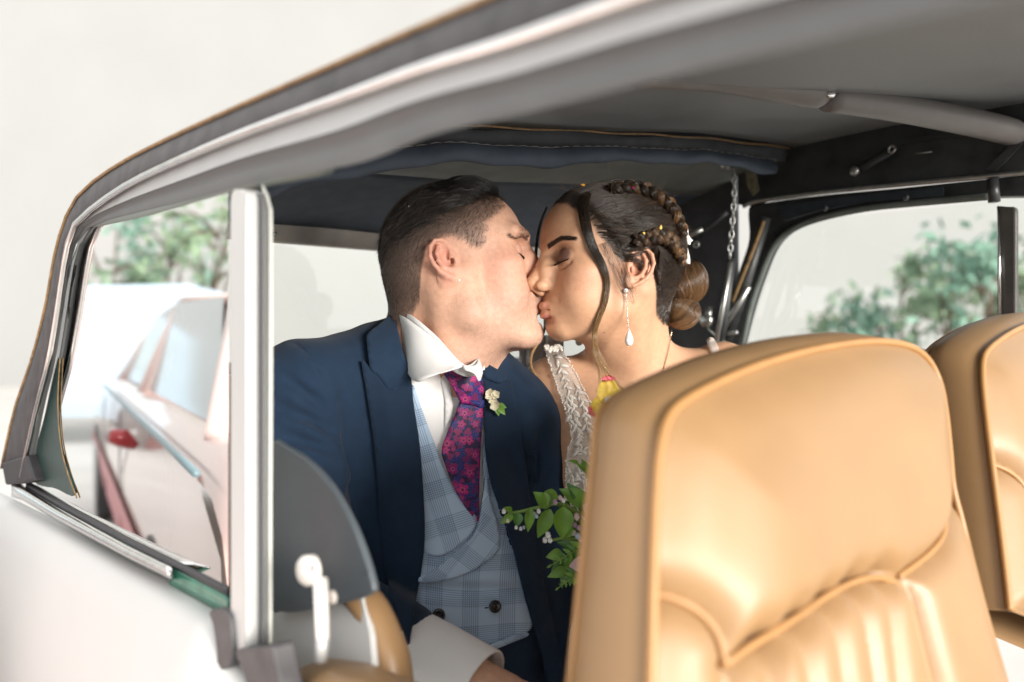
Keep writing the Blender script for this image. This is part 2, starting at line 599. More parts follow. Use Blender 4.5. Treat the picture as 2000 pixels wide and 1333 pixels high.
# --- near roof rail: chrome channel between a dark seal and the tan edge cord
ST = [[(2, 915), (9, 918), (38, 930), (46, 932), (60, 938)], [(28, 800), (34, 801), (66, 805), (74, 804), (86, 800)], [(62, 700), (67, 701), (92, 705), (98, 706), (108, 707)],
      [(88, 600), (93, 601), (110, 604), (114, 605), (124, 607)], [(106, 500), (111, 502), (124, 506), (129, 507), (139, 511)], [(128, 425), (133, 428), (142, 440), (146, 446), (159, 460)],
      [(160, 374), (166, 379), (180, 402), (184, 410), (198, 434)], [(230, 322), (235, 328), (247, 350), (253, 370), (272, 414)], [(330, 270), (335, 277), (347, 300), (354, 325), (372, 390)],
      [(470, 206), (474, 214), (484, 244), (490, 268), (516, 352)], [(640, 132), (646, 142), (658, 180), (668, 205), (705, 318)], [(800, 62), (806, 74), (822, 120), (832, 145), (850, 262)],
      [(960, -6), (967, 8), (988, 66), (1000, 95), (1040, 218)], [(1200, -112), (1209, -94), (1234, -20), (1250, 10), (1310, 150)], [(1600, -302), (1612, -278), (1646, -170), (1670, -120), (1760, 45)],
      [(2300, -625), (2320, -590), (2366, -440), (2400, -370), (2530, -140)]]
def col(k, b, n=70):
    return np.array([pb(p[0], p[1], b) for p in spline([s[k] for s in ST], n)])
rail = loft('roof_rail', [col(1, -0.020), col(2, -0.024), col(3, -0.020), lerp(col(3, -0.020), col(4, -0.016), 0.40) + np.array([-0.003, -0.003, -0.001])], satin, vcar)
satin_d = mat('dull_grey_rail', (0.115, 0.12, 0.122), rough=0.45, spec=0.5, noise=0.12, scale=20, rvar=0.1)
loft('rail_lower', [lerp(col(3, -0.020), col(4, -0.016), 0.40) + np.array([-0.003, -0.003, -0.001]), lerp(col(3, -0.020), col(4, -0.016), 0.5) + np.array([0.002, 0.002, 0.0]), lerp(col(3, -0.020), col(4, -0.016), 0.75), col(4, -0.014)], satin_d, vcar)
loft('rail_inner_trim', [col(4, -0.014)[22:], col(4, 0.01)[22:] + UP * 0.004, col(4, 0.045)[22:] + UP * 0.012], satin_d, vcar)
loft('rail_seal', [col(0, -0.02) , lerp(col(0, -0.022), col(1, -0.024), 0.6), col(2, -0.028), lerp(col(2, -0.026), col(3, -0.025), 0.5)], rubber_g, vcar, 0.003)
tube('edge_cord', col(0, -0.024), 0.0021, tan_tr, vcar, 8)
ch = np.array([lerp(col(2, -0.027), col(3, -0.027), 0.5), ])[0]
tube('rail_bead', ch, 0.004, chrome, vcar, 8)
m_gr = [pb(*p, -0.008) for p in spline([(190, 440), (300, 415), (420, 380), (520, 352), (640, 326)], 30)]
tube('window_seal', m_gr, 0.006, mat('grey_green_seal', (0.16, 0.18, 0.165), rough=0.5), vcar, 8)

# --- headliner
zc = lambda b: np.interp(b, [0.03, 0.10, 0.2, 0.30, 0.58, 0.85, BF], [0.172, 0.215, 0.25, 0.276, 0.312, 0.345, 0.372])
rows = []
for a in np.linspace(-0.10, 0.88, 34):
    rows.append([car(a, b, zc(b) + 0.006 * math.sin(a * 9 + b * 4) * math.sin(b * 5) + 0.02 * (0.88 - a) * 0.3) for b in np.linspace(0.03, BF, 36)])
loft('headliner', rows, liner, vcar, 0.004, 1.0)
# outer skin of the folding top
rows = []
for a in np.linspace(-0.12, 1.33, 26):
    rr = []
    for b in np.linspace(0.01, BF + 0.03, 30):
        d_ = max(0.0, a - 0.86)
        rr.append(car(a, b, zc(max(b, 0.03)) + 0.028 - 0.06 * d_))
    rows.append(rr)
loft('soft_top', rows, cloth_d, vcar, 0.004, 1.0)
# rear header: cord along the seam, a sagging hem below it
hb = np.linspace(0.02, BF - 0.04, 60)
hz = lambda b: zc(b) - 0.002
tube('header_cord', [car(0.882, b, hz(b) + 0.001 * math.sin(b * 37)) for b in hb], 0.0016, tan_tr, vcar, 6)
loft('header_strip', [[car(0.885 + 0.004 * k, b, hz(b) - 0.002 - 0.011 * k - 0.0025 * math.sin(b * 21 + k)) for b in hb] for k in range(3)], cloth_d, vcar, 0.002)
def hem(k, b):
    sag = 0.004 * math.sin(b * 9 + 1.0) + 0.003 * math.sin(b * 23) + 0.0015 * math.sin(b * 61)
    z0 = hz(b) - 0.024 - 0.0125 * k + sag * (0.4 + 0.3 * k)
    return car(0.875 - 0.012 * math.sin(k * 1.2) + 0.002 * math.sin(b * 50 + k), b, z0)
hem_o = loft('rolled_hem', [[hem(k, b) for b in hb[:-4]] for k in np.linspace(0, 2.1, 9)], cloth_n, vcar, 0.002)
tube('frayed_edge', [hem(0, b) + [0, 0, 0.0008 * math.sin(b * 300)] for b in np.linspace(0.02, BF - 0.1, 200)], 0.0006, mat('pale_thread', (0.30, 0.30, 0.30), rough=0.9), hem_o, 5)

# --- rear of the cabin
ZT, ZB = 0.166, -0.035
RA = 1.35
bs = np.linspace(0.03, BF, 40)
def rearz(b, t):
    """t 0 at the header, 1 at the top of the rear window frame"""
    z0, z1 = hz(b) - 0.02, ZT + 0.026
    a = lerp(0.90, RA - 0.004, t ** 0.85)
    return car(a, b, lerp(z0, z1, t ** 1.25) + 0.014 * math.sin(math.pi * t) + 0.002 * math.sin(b * 13 + t * 9))
up = loft('rear_quarter_cloth', [[rearz(b, t) for b in bs] for t in np.linspace(0, 0.42, 8)], cloth_g, vcar, 0.003)
loft('rear_hood_cloth', [[rearz(b, t) for b in bs] for t in np.linspace(0.42, 1.0, 12)], cloth_n, vcar, 0.003)
def rbox(name, b0, b1, z0, z1, m_, a0=RA, th=0.012, par=vcar, bev=0.003):
    return box(name, car(a0, (b0 + b1) / 2, (z0 + z1) / 2), CV * (b1 - b0) / 2, RV * th, UP * (z1 - z0) / 2, m_, par, bev)
frame = rbox('rear_window_frame', 0.015, BF, ZT, ZT + 0.045, beige_t)
rbox('rear_side_panel', 0.015, 0.082, -0.5, ZT, cloth_d)
rbox('rear_side_panel', 1.08, BF, -0.5, ZT, cloth_d)
rbox('rear_lower_panel', 0.082, 1.08, -0.5, ZB, cloth_d)
for b in (0.30, 0.62, 0.86):
    V_, F_ = tube_geo([car(RA - 0.012, b, ZT + 0.013), car(RA - 0.017, b, ZT + 0.013)], [0.004, 0.003], 12)
    mesh('frame_screw', V_, F_, steel, frame)
V_ = [car(RA, 0.082, ZB), car(RA, 1.08, ZB), car(RA, 1.08, ZT), car(RA, 0.082, ZT)]
mesh('rear_window', V_, [(0, 1, 2, 3)], glass_c, vcar, smooth=False)

# rear bench, tan leather
bench = [[car(1.20 - 0.10 * t - 0.03 * math.sin(math.pi * t), b, lerp(-0.055, -0.55, t) + 0.012 * math.sin(math.pi * (b - 0.05) / 1.07)) for b in np.linspace(0.06, BF - 0.06, 40)] for t in np.linspace(0, 1, 12)]
bo = loft('rear_seat', [[car(1.30, b, -0.075) for b in np.linspace(0.06, BF - 0.06, 40)], [car(1.25, b, -0.05) for b in np.linspace(0.06, BF - 0.06, 40)]] + bench + [[car(0.85, b, -0.57) for b in np.linspace(0.06, BF - 0.06, 40)], [car(0.60, b, -0.58) for b in np.linspace(0.06, BF - 0.06, 40)], [car(0.58, b, -0.75) for b in np.linspace(0.06, BF - 0.06, 40)]], leather, vcar, 0.01)
box('cabin_floor', car(0.1, 0.58, -0.87), CV * 0.62, RV * 1.3, UP * 0.01, rubber, vcar, 0)

# --- far side of the cabin
def P_(b): return lambda x, y: pb(x, y, b)
plate('far_roof_rail', [(1440, 250), (1480, 246), (1600, 233), (1760, 212), (1920, 196), (2120, 172), (2120, 326), (1930, 344), (1760, 362), (1600, 378), (1490, 393), (1462, 402), (1440, 400)], P_(BF - 0.03), black_s, vcar, 0.02, bevel=0.003)
tube('chrome_drip_strip', [pb(*p, BF - 0.045) for p in spline([(1452, 404), (1480, 393), (1600, 377), (1760, 361), (1930, 345), (2120, 326)], 40)], 0.0042, steel, vcar, 8)
fr_ = plate('far_window_frame', spline([(1462, 406), (1490, 397), (1600, 382), (1760, 367), (1930, 350), (2120, 332), (2120, 378), (1960, 384), (1880, 388), (1780, 396), (1690, 406), (1600, 424), (1545, 446), (1508, 480), (1482, 540), (1462, 600), (1445, 665), (1430, 730), (1396, 730), (1415, 640), (1440, 540), (1462, 470)], 160, True),
      P_(BF - 0.02), black_s, vcar, 0.03, bevel=0.003)
tube('window_seal', [pb(*p, BF - 0.03) for p in spline([(1447, 690), (1466, 600), (1486, 540), (1511, 482), (1547, 449), (1602, 427), (1690, 408), (1780, 398), (1880, 389), (1936, 384)], 60)], 0.0062, mat('sage_seal', (0.12, 0.14, 0.13), rough=0.5, noise=0.2, scale=50), vcar, 8)
plate('frame_plate', [(1520, 404), (1640, 386), (1842, 366), (1842, 382), (1700, 394), (1600, 412), (1530, 432)], P_(BF - 0.045), mat('dark_blue_steel', (0.02, 0.028, 0.036), rough=0.4, noise=0.3, scale=50), fr_, 0.003)
for p in ((1612, 407), (1770, 386)):
    c_ = pb(*p, BF - 0.052)
    V_, F_ = tube_geo([c_, c_ - CV * 0.004], [0.006, 0.004], 12); mesh('plate_screw', V_, F_, black_s, fr_)
# side panel behind the far window
box('far_quarter_panel', car(1.21, BF + 0.0, -0.1), RV * 0.18, CV * 0.01, UP * 0.46, cloth_d, vcar, 0.003)
# folding-frame lever
lv = tube('hood_lever', [pb(1670, 336, BF - 0.055), pb(1700, 318, BF - 0.056), pb(1742, 293, BF - 0.055)], [0.010, 0.008, 0.0085], black_s, vcar, 8, flat=0.35, up=-CV)
def ring(name, c, r, rr, m_, par, nrm, seg=20):
    nrm = np.asarray(nrm, float); a_ = np.cross(nrm, UP); a_ /= np.linalg.norm(a_); b_ = np.cross(nrm, a_)
    th = np.linspace(0, 2 * math.pi, seg + 1)
    V_, F_ = tube_geo(np.array([c + (a_ * math.cos(t) + b_ * math.sin(t)) * r for t in th]), rr, 8, cap=False)
    return mesh(name, V_, F_, m_, par)
def disc(name, c, r, h, m_, par, nrm):
    V_, F_ = tube_geo([c, c + nrm * h * 0.7, c + nrm * h], [r, r, r * 0.75], 20); return mesh(name, V_, F_, m_, par)
disc('lever_bolt', pb(1671, 335, BF - 0.06), 0.0085, 0.008, steel, lv, -CV)
ring('lever_eyelet', pb(1742, 292, BF - 0.06), 0.0055, 0.0022, steel, lv, -CV)
plate('rail_bracket', [(1760, 283), (1900, 262), (1990, 270), (1990, 240), (1760, 272)], P_(BF - 0.036), black_s, vcar, 0.006)
plate('rail_bracket', [(1925, 330), (1990, 268), (2010, 268), (1945, 334)], P_(BF - 0.038), black_s, vcar, 0.006)
tube('rail_scratch_strip', [pb(1785, 301, BF - 0.0355), pb(1820, 297, BF - 0.0355)], 0.0012, steel, vcar, 6)
tube('frame_hinge', [pb(1938, 350, BF - 0.05), pb(1942, 395, BF - 0.05)], 0.009, black_s, vcar, 12)
# divider of the far window
plate('far_window_divider', [(1944, 404), (1982, 404), (1984, 412), (1984, 640), (1948, 640), (1947, 412)], P_(BF - 0.02), mat('dark_anodised', (0.07, 0.066, 0.062), rough=0.4, metal=0.4, noise=0.2, scale=30), vcar, 0.014, bevel=0.003)
tube('divider_strip', [pb(1950, 408, BF - 0.026), pb(1954, 640, BF - 0.026)], 0.002, chrome, vcar, 6)
mesh('far_window', [pb(1440, 700, BF), pb(2150, 760, BF), pb(2150, 370, BF), pb(1500, 440, BF)], [(0, 1, 2, 3)], glass_c, vcar, smooth=False)
plate('far_door_top', [(1400, 690), (1560, 668), (1700, 668), (1830, 690), (2000, 730), (2200, 780), (2200, 1200), (1400, 1200)], P_(BF + 0.02), mat('dark_blue_trim', (0.03, 0.05, 0.08), rough=0.5), vcar, 0.04)
# slanting hood stays and the tan-edged pillar
for (a_, b_, r_, m_, bb) in (((1496, 425), (1412, 690), 0.011, black_s, BF - 0.06), ((1430, 505), (1405, 690), 0.0075, black_s, BF - 0.11), ((1427, 512), (1393, 700), 0.005, steel, BF - 0.13), ((1462, 560), (1408, 650), 0.006, steel, BF - 0.09), ((1420, 415), (1362, 462), 0.005, black_s, BF - 0.12), ((1385, 640), (1430, 690), 0.005, steel, BF - 0.11), ((1404, 655), (1440, 650), 0.004, steel, BF - 0.10)):
    tube('hood_stay', [pb(*a_, bb), lerp(pb(*a_, bb), pb(*b_, bb), 0.5) + [0.001, 0, 0.001], pb(*b_, bb)], r_, m_, vcar, 10)
tube('pillar_edge', [pb(*p, BF - 0.075) for p in spline([(1492, 432), (1470, 490), (1448, 545), (1430, 590)], 20)], 0.004, brownwd, vcar, 7)
disc('stay_bolt', pb(1383, 626, BF - 0.13), 0.014, 0.012, steel, vcar, -CV)
tube('stay_bolt_shank', [pb(1386, 600, BF - 0.13), pb(1383, 626, BF - 0.135)], 0.007, steel, vcar, 10)
tube('small_stay', [pb(1348, 460, BF - 0.16), pb(1372, 448, BF - 0.15)], 0.005, steel, vcar, 8)
ring('small_stay_eye', pb(1360, 478, BF - 0.16), 0.005, 0.0025, steel, vcar, -CV)
disc('hem_clamp', pb(1425, 320, BF - 0.12), 0.012, 0.02, steel, vcar, -CV)
plate('worn_corner_tape', [(1455, 318), (1472, 316), (1482, 372), (1470, 384), (1458, 360)], P_(BF - 0.06), mat('worn_khaki_tape', (0.15, 0.14, 0.09), rough=0.8, noise=0.5, scale=120), vcar, 0.002)
# limiting chain: each link its own piece
lp = spline([(1433, 330), (1434, 380), (1430, 440), (1425, 505)], 30)
lp3 = np.array([pb(*p, BF - 0.16) for p in lp])
Ltot = np.r_[0, np.cumsum(np.linalg.norm(np.diff(lp3, axis=0), axis=1))]
nlink = 13
chain_o = None
for i in range(nlink):
    s_ = (i + 0.5) / nlink * Ltot[-1]
    c_ = np.array([np.interp(s_, Ltot, lp3[:, k]) for k in range(3)])
    tdir = np.array([np.interp(s_ + 0.003, Ltot, lp3[:, k]) for k in range(3)]) - np.array([np.interp(s_ - 0.003, Ltot, lp3[:, k]) for k in range(3)])
    tdir /= np.linalg.norm(tdir) + 1e-9
    sd = np.cross(tdir, [0, -1, 0.0] if i % 2 else [-1, 0, 0]); sd /= np.linalg.norm(sd)
    hl = Ltot[-1] / nlink * 0.66
    pts = [c_ + tdir * hl * math.cos(t) * (0.75 + 0.25 * abs(math.cos(t))) + sd * 0.0042 * math.sin(t) for t in np.linspace(0, 2 * math.pi, 17)]
    V_, F_ = tube_geo(np.array(pts), 0.0015, 6, cap=False)
    if chain_o is None: chain_o = mesh('check_chain', V_, F_, steel, vcar)
    else: mesh('chain_link', V_, F_, steel, chain_o)

# --- padded roof bow and the front edge of the top
def bowz(b): return zc(b) - 0.012
bow1 = [car(0.40 + 0.0 * b, b, bowz(b)) for b in np.linspace(0.05, 0.66, 24)]
B1 = spline([W(1250, 128, 0.98), W(1400, 140, 1.05), W(1520, 163, 1.11), W(1616, 183, 1.15)], 24)
B2 = spline([W(1616, 190, 1.15), W(1760, 212, 1.22), W(1900, 240, 1.29), W(1992, 262, 1.33)], 24)
padv = mat('grey_padded_vinyl', (0.17, 0.16, 0.157), rough=0.45, spec=0.45, noise=0.08, scale=30, bump=0.2, bscale=700)
tube('roof_bow', B1, np.interp(np.linspace(0, 1, 24), [0, .9, .97, 1], [0.026, 0.024, 0.021, 0.012]), padv, vcar, 18)
tube('roof_bow', B2, np.interp(np.linspace(0, 1, 24), [0, .95, 1], [0.0195, 0.021, 0.016]), padv, vcar, 18)
disc('bow_clip', W(1622, 184, 1.125), 0.006, 0.004, chrome, vcar, np.array([0, -1.0, 0]))
tube('roof_bow', [car(0.02, b, zc(b) - 0.0) for b in np.linspace(0.06, BF - 0.03, 24)], 0.022, padv, vcar, 16)

# --- near side body below the windows
def sill(x): return np.interp(x, [-120, 0, 110, 250, 335, 440, 520, 640, 900], [910, 962, 1016, 1092, 1135, 1195, 1330, 1420, 1600])
xs = np.linspace(-110, 900, 60)
rows = []
for dz, bo_ in ((0, -0.012), (0.012, -0.034), (0.05, -0.05), (0.14, -0.068), (0.28, -0.075), (0.42, -0.062), (0.58, -0.03)):
    rr = []
    for x_ in xs:
        p = pb(x_, sill(x_), -0.012)
        rr.append(p + CV * (bo_ + 0.012) - UP * dz)
    rows.append(rr)
loft('body_panel', rows, white_p, vcar, 0.003)
# window sill: bright lip, dark channel, green glass edge
sx_ = np.linspace(22, 335, 30)
lipy = lambda x: np.interp(x, [0, 45, 110, 250, 340, 445], [930, 944, 984, 1060, 1104, 1158])
loft('sill_lip', [[pb(x, lipy(x) + o_, b) for x in sx_] for o_, b in ((3, -0.016), (8, -0.024), (22, -0.032), (30, -0.026), (34, -0.016))], chrome, vcar, 0.002)
loft('sill_channel', [[pb(x, lipy(x) + o_, b) for x in np.linspace(50, 445, 30)] for o_, b in ((-9, -0.013), (-2, -0.016), (5, -0.018))], rubber, vcar, 0.003)
loft('sill_glass_edge', [[pb(x, lipy(x) + o_, b) for x in np.linspace(330, 446, 20)] for o_, b in ((0, -0.014), (18, -0.018), (44, -0.016))], green_gl, vcar, 0.003)
plate('sill_end_seal', spline([(408, 1196), (428, 1190), (446, 1205), (452, 1260), (450, 1296), (426, 1310), (422, 1270), (416, 1225)], 40, True), P_(-0.035), rubber_g, vcar, 0.02, bevel=0.003)
# corner of the quarter window
plate('corner_seal', spline([(62, 930), (90, 800), (108, 720), (116, 700), (113, 800), (120, 880), (146, 965), (110, 955)], 60, True), P_(-0.0135), dkgreen, vcar, 0.001)
tube('corner_edge', [pb(*p, -0.014) for p in spline([(117, 700), (113, 790), (119, 870), (134, 930), (150, 972)], 24)], 0.0022, brownwd, vcar, 7, flat=0.4, up=-CV)
plate('corner_block', [(2, 905), (50, 890), (66, 940), (40, 946), (10, 948)], P_(-0.03), rubber, vcar, 0.02, bevel=0.004)
# glass of the quarter window
qpoly = [(60, 945), (110, 700), (136, 520), (158, 458), (200, 436), (300, 412), (446, 370), (446, 1168), (250, 1068), (110, 988)]
plate('quarter_window', qpoly, P_(0.006), glass_q, vcar, 0.0, off=0) if False else None
V2, F2 = cdt(qpoly)
mesh('quarter_window', [pb(p[0], p[1], -0.012) for p in V2], F2, glass_q, vcar, smooth=False)
# divider pillar: white, with a grey channel and the bare edge of the dropped glass
pl_ = plate('window_pillar', [(449, 1290), (448, 400), (450, 378), (456, 370), (470, 370), (479, 378), (480, 400), (480, 1290)], P_(-0.03), mat('white_pillar_enamel', (0.50, 0.505, 0.50), rough=0.35), vcar, 0.018, bevel=0.004)
loft('pillar_channel', [[pb(x, y, b) for y in np.linspace(378, 1296, 20)] for x, b in ((479, -0.030), (483, -0.022), (492, -0.012), (500, -0.02), (508, -0.018), (516, -0.022), (517, 0.0))], mat('grey_channel_felt', (0.085, 0.088, 0.092), rough=0.5), pl_)
plate('pillar_edge_strip', spline([(513, 1300), (512, 420), (511, 385), (516, 378), (523, 395), (526, 425), (526, 700), (525, 1000), (524, 1300)], 60, True), P_(-0.012), mat('pale_edge_strip', (0.52, 0.53, 0.50), rough=0.3), pl_, 0.003)
plate('pillar_foot', [(456, 1270), (530, 1262), (545, 1333), (560, 1400), (500, 1400), (470, 1310)], P_(-0.036), rubber_g, pl_, 0.02, bevel=0.003)
# inside trim by the rear seat: slate panel, ivory catch, tan armrest
qt = plate('quarter_trim', spline([(528, 1180), (528, 1000), (528, 868), (560, 874), (600, 900), (645, 950), (685, 1020), (712, 1090), (728, 1150), (722, 1162), (690, 1174), (640, 1184), (585, 1196), (545, 1196)], 90, True), P_(0.045), grey_v, vcar, 0.007, step=22, bevel=0.003)
kn = disc('window_catch', pb(614, 1112, 0.005), 0.0125, 0.012, white_pl, vcar, -CV)
disc('catch_screw', pb(612, 1110, -0.011), 0.0035, 0.002, steel, kn, -CV)
tube('catch_lever', [pb(626, 1130, -0.012), pb(628, 1190, -0.016), pb(630, 1250, -0.02)], [0.0075, 0.0068, 0.006], white_pl, kn, 12, flat=0.6)
tube('catch_post', [pb(630, 1240, 0.0), pb(626, 1290, 0.0)], 0.0055, satin, kn, 10)
disc('trim_stud', pb(652, 1166, 0.02), 0.006, 0.004, beige_t, qt, -CV)
sheet_w = plate('inner_panel', [(505, 1190), (600, 1186), (705, 1165), (722, 1240), (730, 1330), (520, 1345)], lambda x, y: pb(x, y, 0.062 - 0.0001 * (y - 1165)), white_p, vcar, 0.006)
armr = []
for k, t in enumerate(np.linspace(0, 1, 9)):
    th = math.pi * t
    armr.append([pb(x, np.interp(x, [585, 640, 720, 800, 900, 1010], [1282, 1262, 1272, 1304, 1350, 1420]) + 46 - 46 * math.sin(th) + 52 * t, 0.03 - 0.05 * math.cos(th) * -1 + 0.0) for x in np.linspace(585, 1010, 30)])
loft('armrest', armr, leather, vcar, 0.006)
tube('armrest_support', [pb(*p, 0.075) for p in spline([(706, 1168), (728, 1196), (748, 1240), (765, 1290), (772, 1340)], 20)], [0.019] * 20, leather, vcar, 14, flat=0.8)

# --- front seats
SA, TL = 0.38, 0.25
def seat_wh(px, py):
    u, v = (px - 1000) / FPX, (666.5 - py) / FPX
    ru = RV[0] * u + RV[1]
    Y = SA / (ru - TL * v)
    return np.array([Y * (CV[0] * u + CV[1]), Y * v * math.hypot(1, TL)])
sU = (RV * TL + UP) / math.hypot(1, TL)
sN = (-RV + UP * TL) / math.hypot(1, TL)
sO = RV * SA + UP * CZ
def seat_P(wh, d, dw=0.0):
    return sO + CV * (wh[0] + dw) + sU * wh[1] + sN * d
outl = [(1272, 1700), (1280, 1500), (1284, 1333), (1287, 1160), (1291, 1000), (1298, 890), (1313, 822), (1345, 786), (1420, 745), (1500, 712), (1600, 684), (1700, 669), (1770, 674), (1812, 697), (1838, 742), (1850, 800), (1859, 880), (1866, 950), (1884, 1020), (1925, 1180), (1970, 1333), (2080, 1700)]
OW = np.array([seat_wh(*p) for p in spline(outl, 150)])
def pline(pts, n=40): return np.array([seat_wh(*p) for p in spline(pts, n)])
seams = [pline([(1285, 1156), (1322, 1164), (1362, 1196), (1386, 1238), (1398, 1296)]),
         pline([(1392, 1302), (1430, 1262), (1500, 1215), (1560, 1176), (1620, 1143), (1688, 1122), (1720, 1127), (1738, 1150), (1752, 1205), (1784, 1333), (1860, 1650)]),
         pline([(1866, 950), (1824, 1020), (1782, 1080), (1726, 1128)]),
         pline([(1398, 1296), (1392, 1400), (1385, 1700)])]
pleats = [pline([(1448, 1252), (1452, 1400), (1456, 1700)]), pline([(1506, 1212), (1522, 1400), (1545, 1700)]), pline([(1570, 1172), (1596, 1400), (1634, 1700)]),
          pline([(1632, 1140), (1668, 1400), (1720, 1700)]), pline([(1688, 1124), (1716, 1400), (1768, 1700)])]
def dline(G, L_):
    d = np.full(len(G), 9.0)
    for i in range(len(L_) - 1): d = np.minimum(d, seg_d2(G, L_[i], L_[i + 1]))
    return np.sqrt(d)
def smooth_line(Q, it=4):
    Q = np.array(Q)
    for _ in range(it): Q[1:-1] = 0.5 * Q[1:-1] + 0.25 * (Q[:-2] + Q[2:])
    return Q
def build_seat(dw, first=None):
    if first is None:
        ex_ = []
        for s_ in seams + pleats:
            L_ = np.r_[0, np.cumsum(np.linalg.norm(np.diff(s_, axis=0), axis=1))]
            for t_ in np.arange(0.003, L_[-1] - 0.003, 0.005):
                p_ = np.array([np.interp(t_, L_, s_[:, k]) for k in range(2)]); q_ = np.array([np.interp(t_ + 0.001, L_, s_[:, k]) for k in range(2)]) - p_
                n_ = np.array([-q_[1], q_[0]]) / (np.linalg.norm(q_) + 1e-9)
                for o_ in (-0.0045, 0.0, 0.0045): ex_.append(p_ + n_ * o_)
        ex_ = np.array(ex_)
        G, T3 = cdt(OW, 0.0062, ex_)
        wm = G[:, 0].mean()
        def puff_of(G):
            do = dline(G, np.vstack([OW, OW[:1]]))
            ds = np.min([dline(G, s) for s in seams], axis=0)
            dp = np.min([dline(G, s) for s in pleats], axis=0)
            inner = 1 - sstep(0.0, 0.16, np.abs(G[:, 0] - wm))
            return (0.030 * (1 - np.exp(-(do / 0.035) ** 1.2)) - 0.018 * np.exp(-(ds / 0.011) ** 1.2) - 0.011 * np.exp(-(dp / 0.011) ** 1.6) + 0.008 * (1 - inner) * sstep(0.04, 0.1, do))
        puff = puff_of(G)
        Vs = np.array([seat_P(g_, d_ - 0.004) for g_, d_ in zip(G, puff)])
        cov = mesh('front_seat', Vs, T3, leather, vcar)
        me = cov.data
        if sum(Vector(sN).dot(p.normal) for p in me.polygons) < 0: me.flip_normals()
        c0 = OW.mean(0)
        def inset(k, d, top=None):
            out = []
            for i, p in enumerate(OW):
                t_ = OW[min(i + 1, len(OW) - 1)] - OW[max(i - 1, 0)]
                nn = np.array([-t_[1], t_[0]]); nn /= np.linalg.norm(nn) + 1e-9
                if nn @ (p - c0) < 0: nn = -nn
                kk = k if top is None else lerp(k, top, max(0.0, nn[1]) ** 1.2)
                out.append(seat_P(p + nn * kk, d * (1 + 0.38 * min(1.0, max(0.0, -(p[1] + 0.07) / 0.30)))))
            return out
        side = loft('seat_side', [inset(-0.002, -0.004), inset(0.002, -0.010, 0.005), inset(0.004, -0.022, 0.013), inset(0.004, -0.040, 0.020), inset(0.001, -0.054, 0.022), inset(-0.007, -0.064, 0.016), inset(-0.03, -0.074, 0.0), inset(-0.10, -0.076, -0.06)], leather, cov)
        V_, F_ = tube_geo(np.array(inset(0.0015, -0.003)), 0.0036, 8); mesh('seat_piping', V_, F_, leather_p, cov)
        V_, F_ = tube_geo(np.array(inset(-0.006, -0.064, 0.018)), 0.0032, 8); mesh('seat_piping', V_, F_, leather_p, cov)
        for s in seams[:3]:
            Q = smooth_line([seat_P(g_, d_ + 0.0) for g_, d_ in zip(s, puff_of(s) + 0.010 * np.exp(-(np.min([dline(s, q) for q in pleats], axis=0) / 0.008) ** 1.2))])
            V_, F_ = tube_geo(np.array(Q), 0.0026, 8); mesh('seat_seam', V_, F_, leather_p, cov)
        # cushion and rear shell below
        bw = (OW[:, 0].min() + OW[:, 0].max()) / 2
        rbx = box('seat_cushion', sO + CV * bw + sU * -0.66 + sN * 0.22, CV * 0.25, sN * 0.26, UP * 0.07, leather, cov, 0.05)
        mesh('seat_back_shell', [seat_P((OW[0][0] + 0.03, OW[0][1]), -0.105), seat_P((OW[-1][0] - 0.03, OW[-1][1]), -0.105), seat_P((OW[100][0] - 0.08, -0.07), -0.105), seat_P((OW[50][0] + 0.06, -0.10), -0.105)], [(0, 1, 2, 3)], leather, cov)
        return cov
    c = first.copy(); COL.objects.link(c); c.location = Vector(first.location) + Vector(CV * dw)
    for k_ in first.children:
        q_ = k_.copy(); COL.objects.link(q_); q_.parent = c
    return c
seat1 = build_seat(0)
seat2 = build_seat(0.54, seat1)
seat2.location += Vector(UP * 0.032)
seat1['label'] = 'tan leather front seat nearest the camera with pleated centre'
seat2['label'] = 'far tan leather front seat by the bright side window'
# ================================================================ people
class Head:
    """head frame in centimetres: x forward, y towards the photographer, z up, origin between the ear holes"""
    def __init__(s, O, fwd, near, scale):
        s.ex = np.asarray(fwd, float); s.ex /= np.linalg.norm(s.ex)
        n = np.asarray(near, float); n = n - s.ex * n.dot(s.ex); s.ey = n / np.linalg.norm(n)
        s.ez = np.cross(s.ex, s.ey)
        if s.ez[2] < 0: s.ez = -s.ez
        s.O = np.asarray(O, float); s.s = 0.01 * scale
    def w(s, x, y, z):
        return s.O + s.s * (x * s.ex + y * s.ey + z * s.ez)
    def W(s, P):
        P = np.asarray(P, float)
        return s.O + s.s * (P @ np.stack([s.ex, s.ey, s.ez]))
    def l(s, P):
        return (np.asarray(P) - s.O) @ np.stack([s.ex, s.ey, s.ez], -1) / s.s
    def A(s, rx=0, ry=0, rz=0):
        """axes rows, turned by small angles (degrees) about the head's own axes"""
        R = (Matrix.Rotation(math.radians(rz), 3, 'Z') @ Matrix.Rotation(math.radians(ry), 3, 'Y') @ Matrix.Rotation(math.radians(rx), 3, 'X'))
        R = np.array(R)
        return R.T @ np.stack([s.ex, s.ey, s.ez])

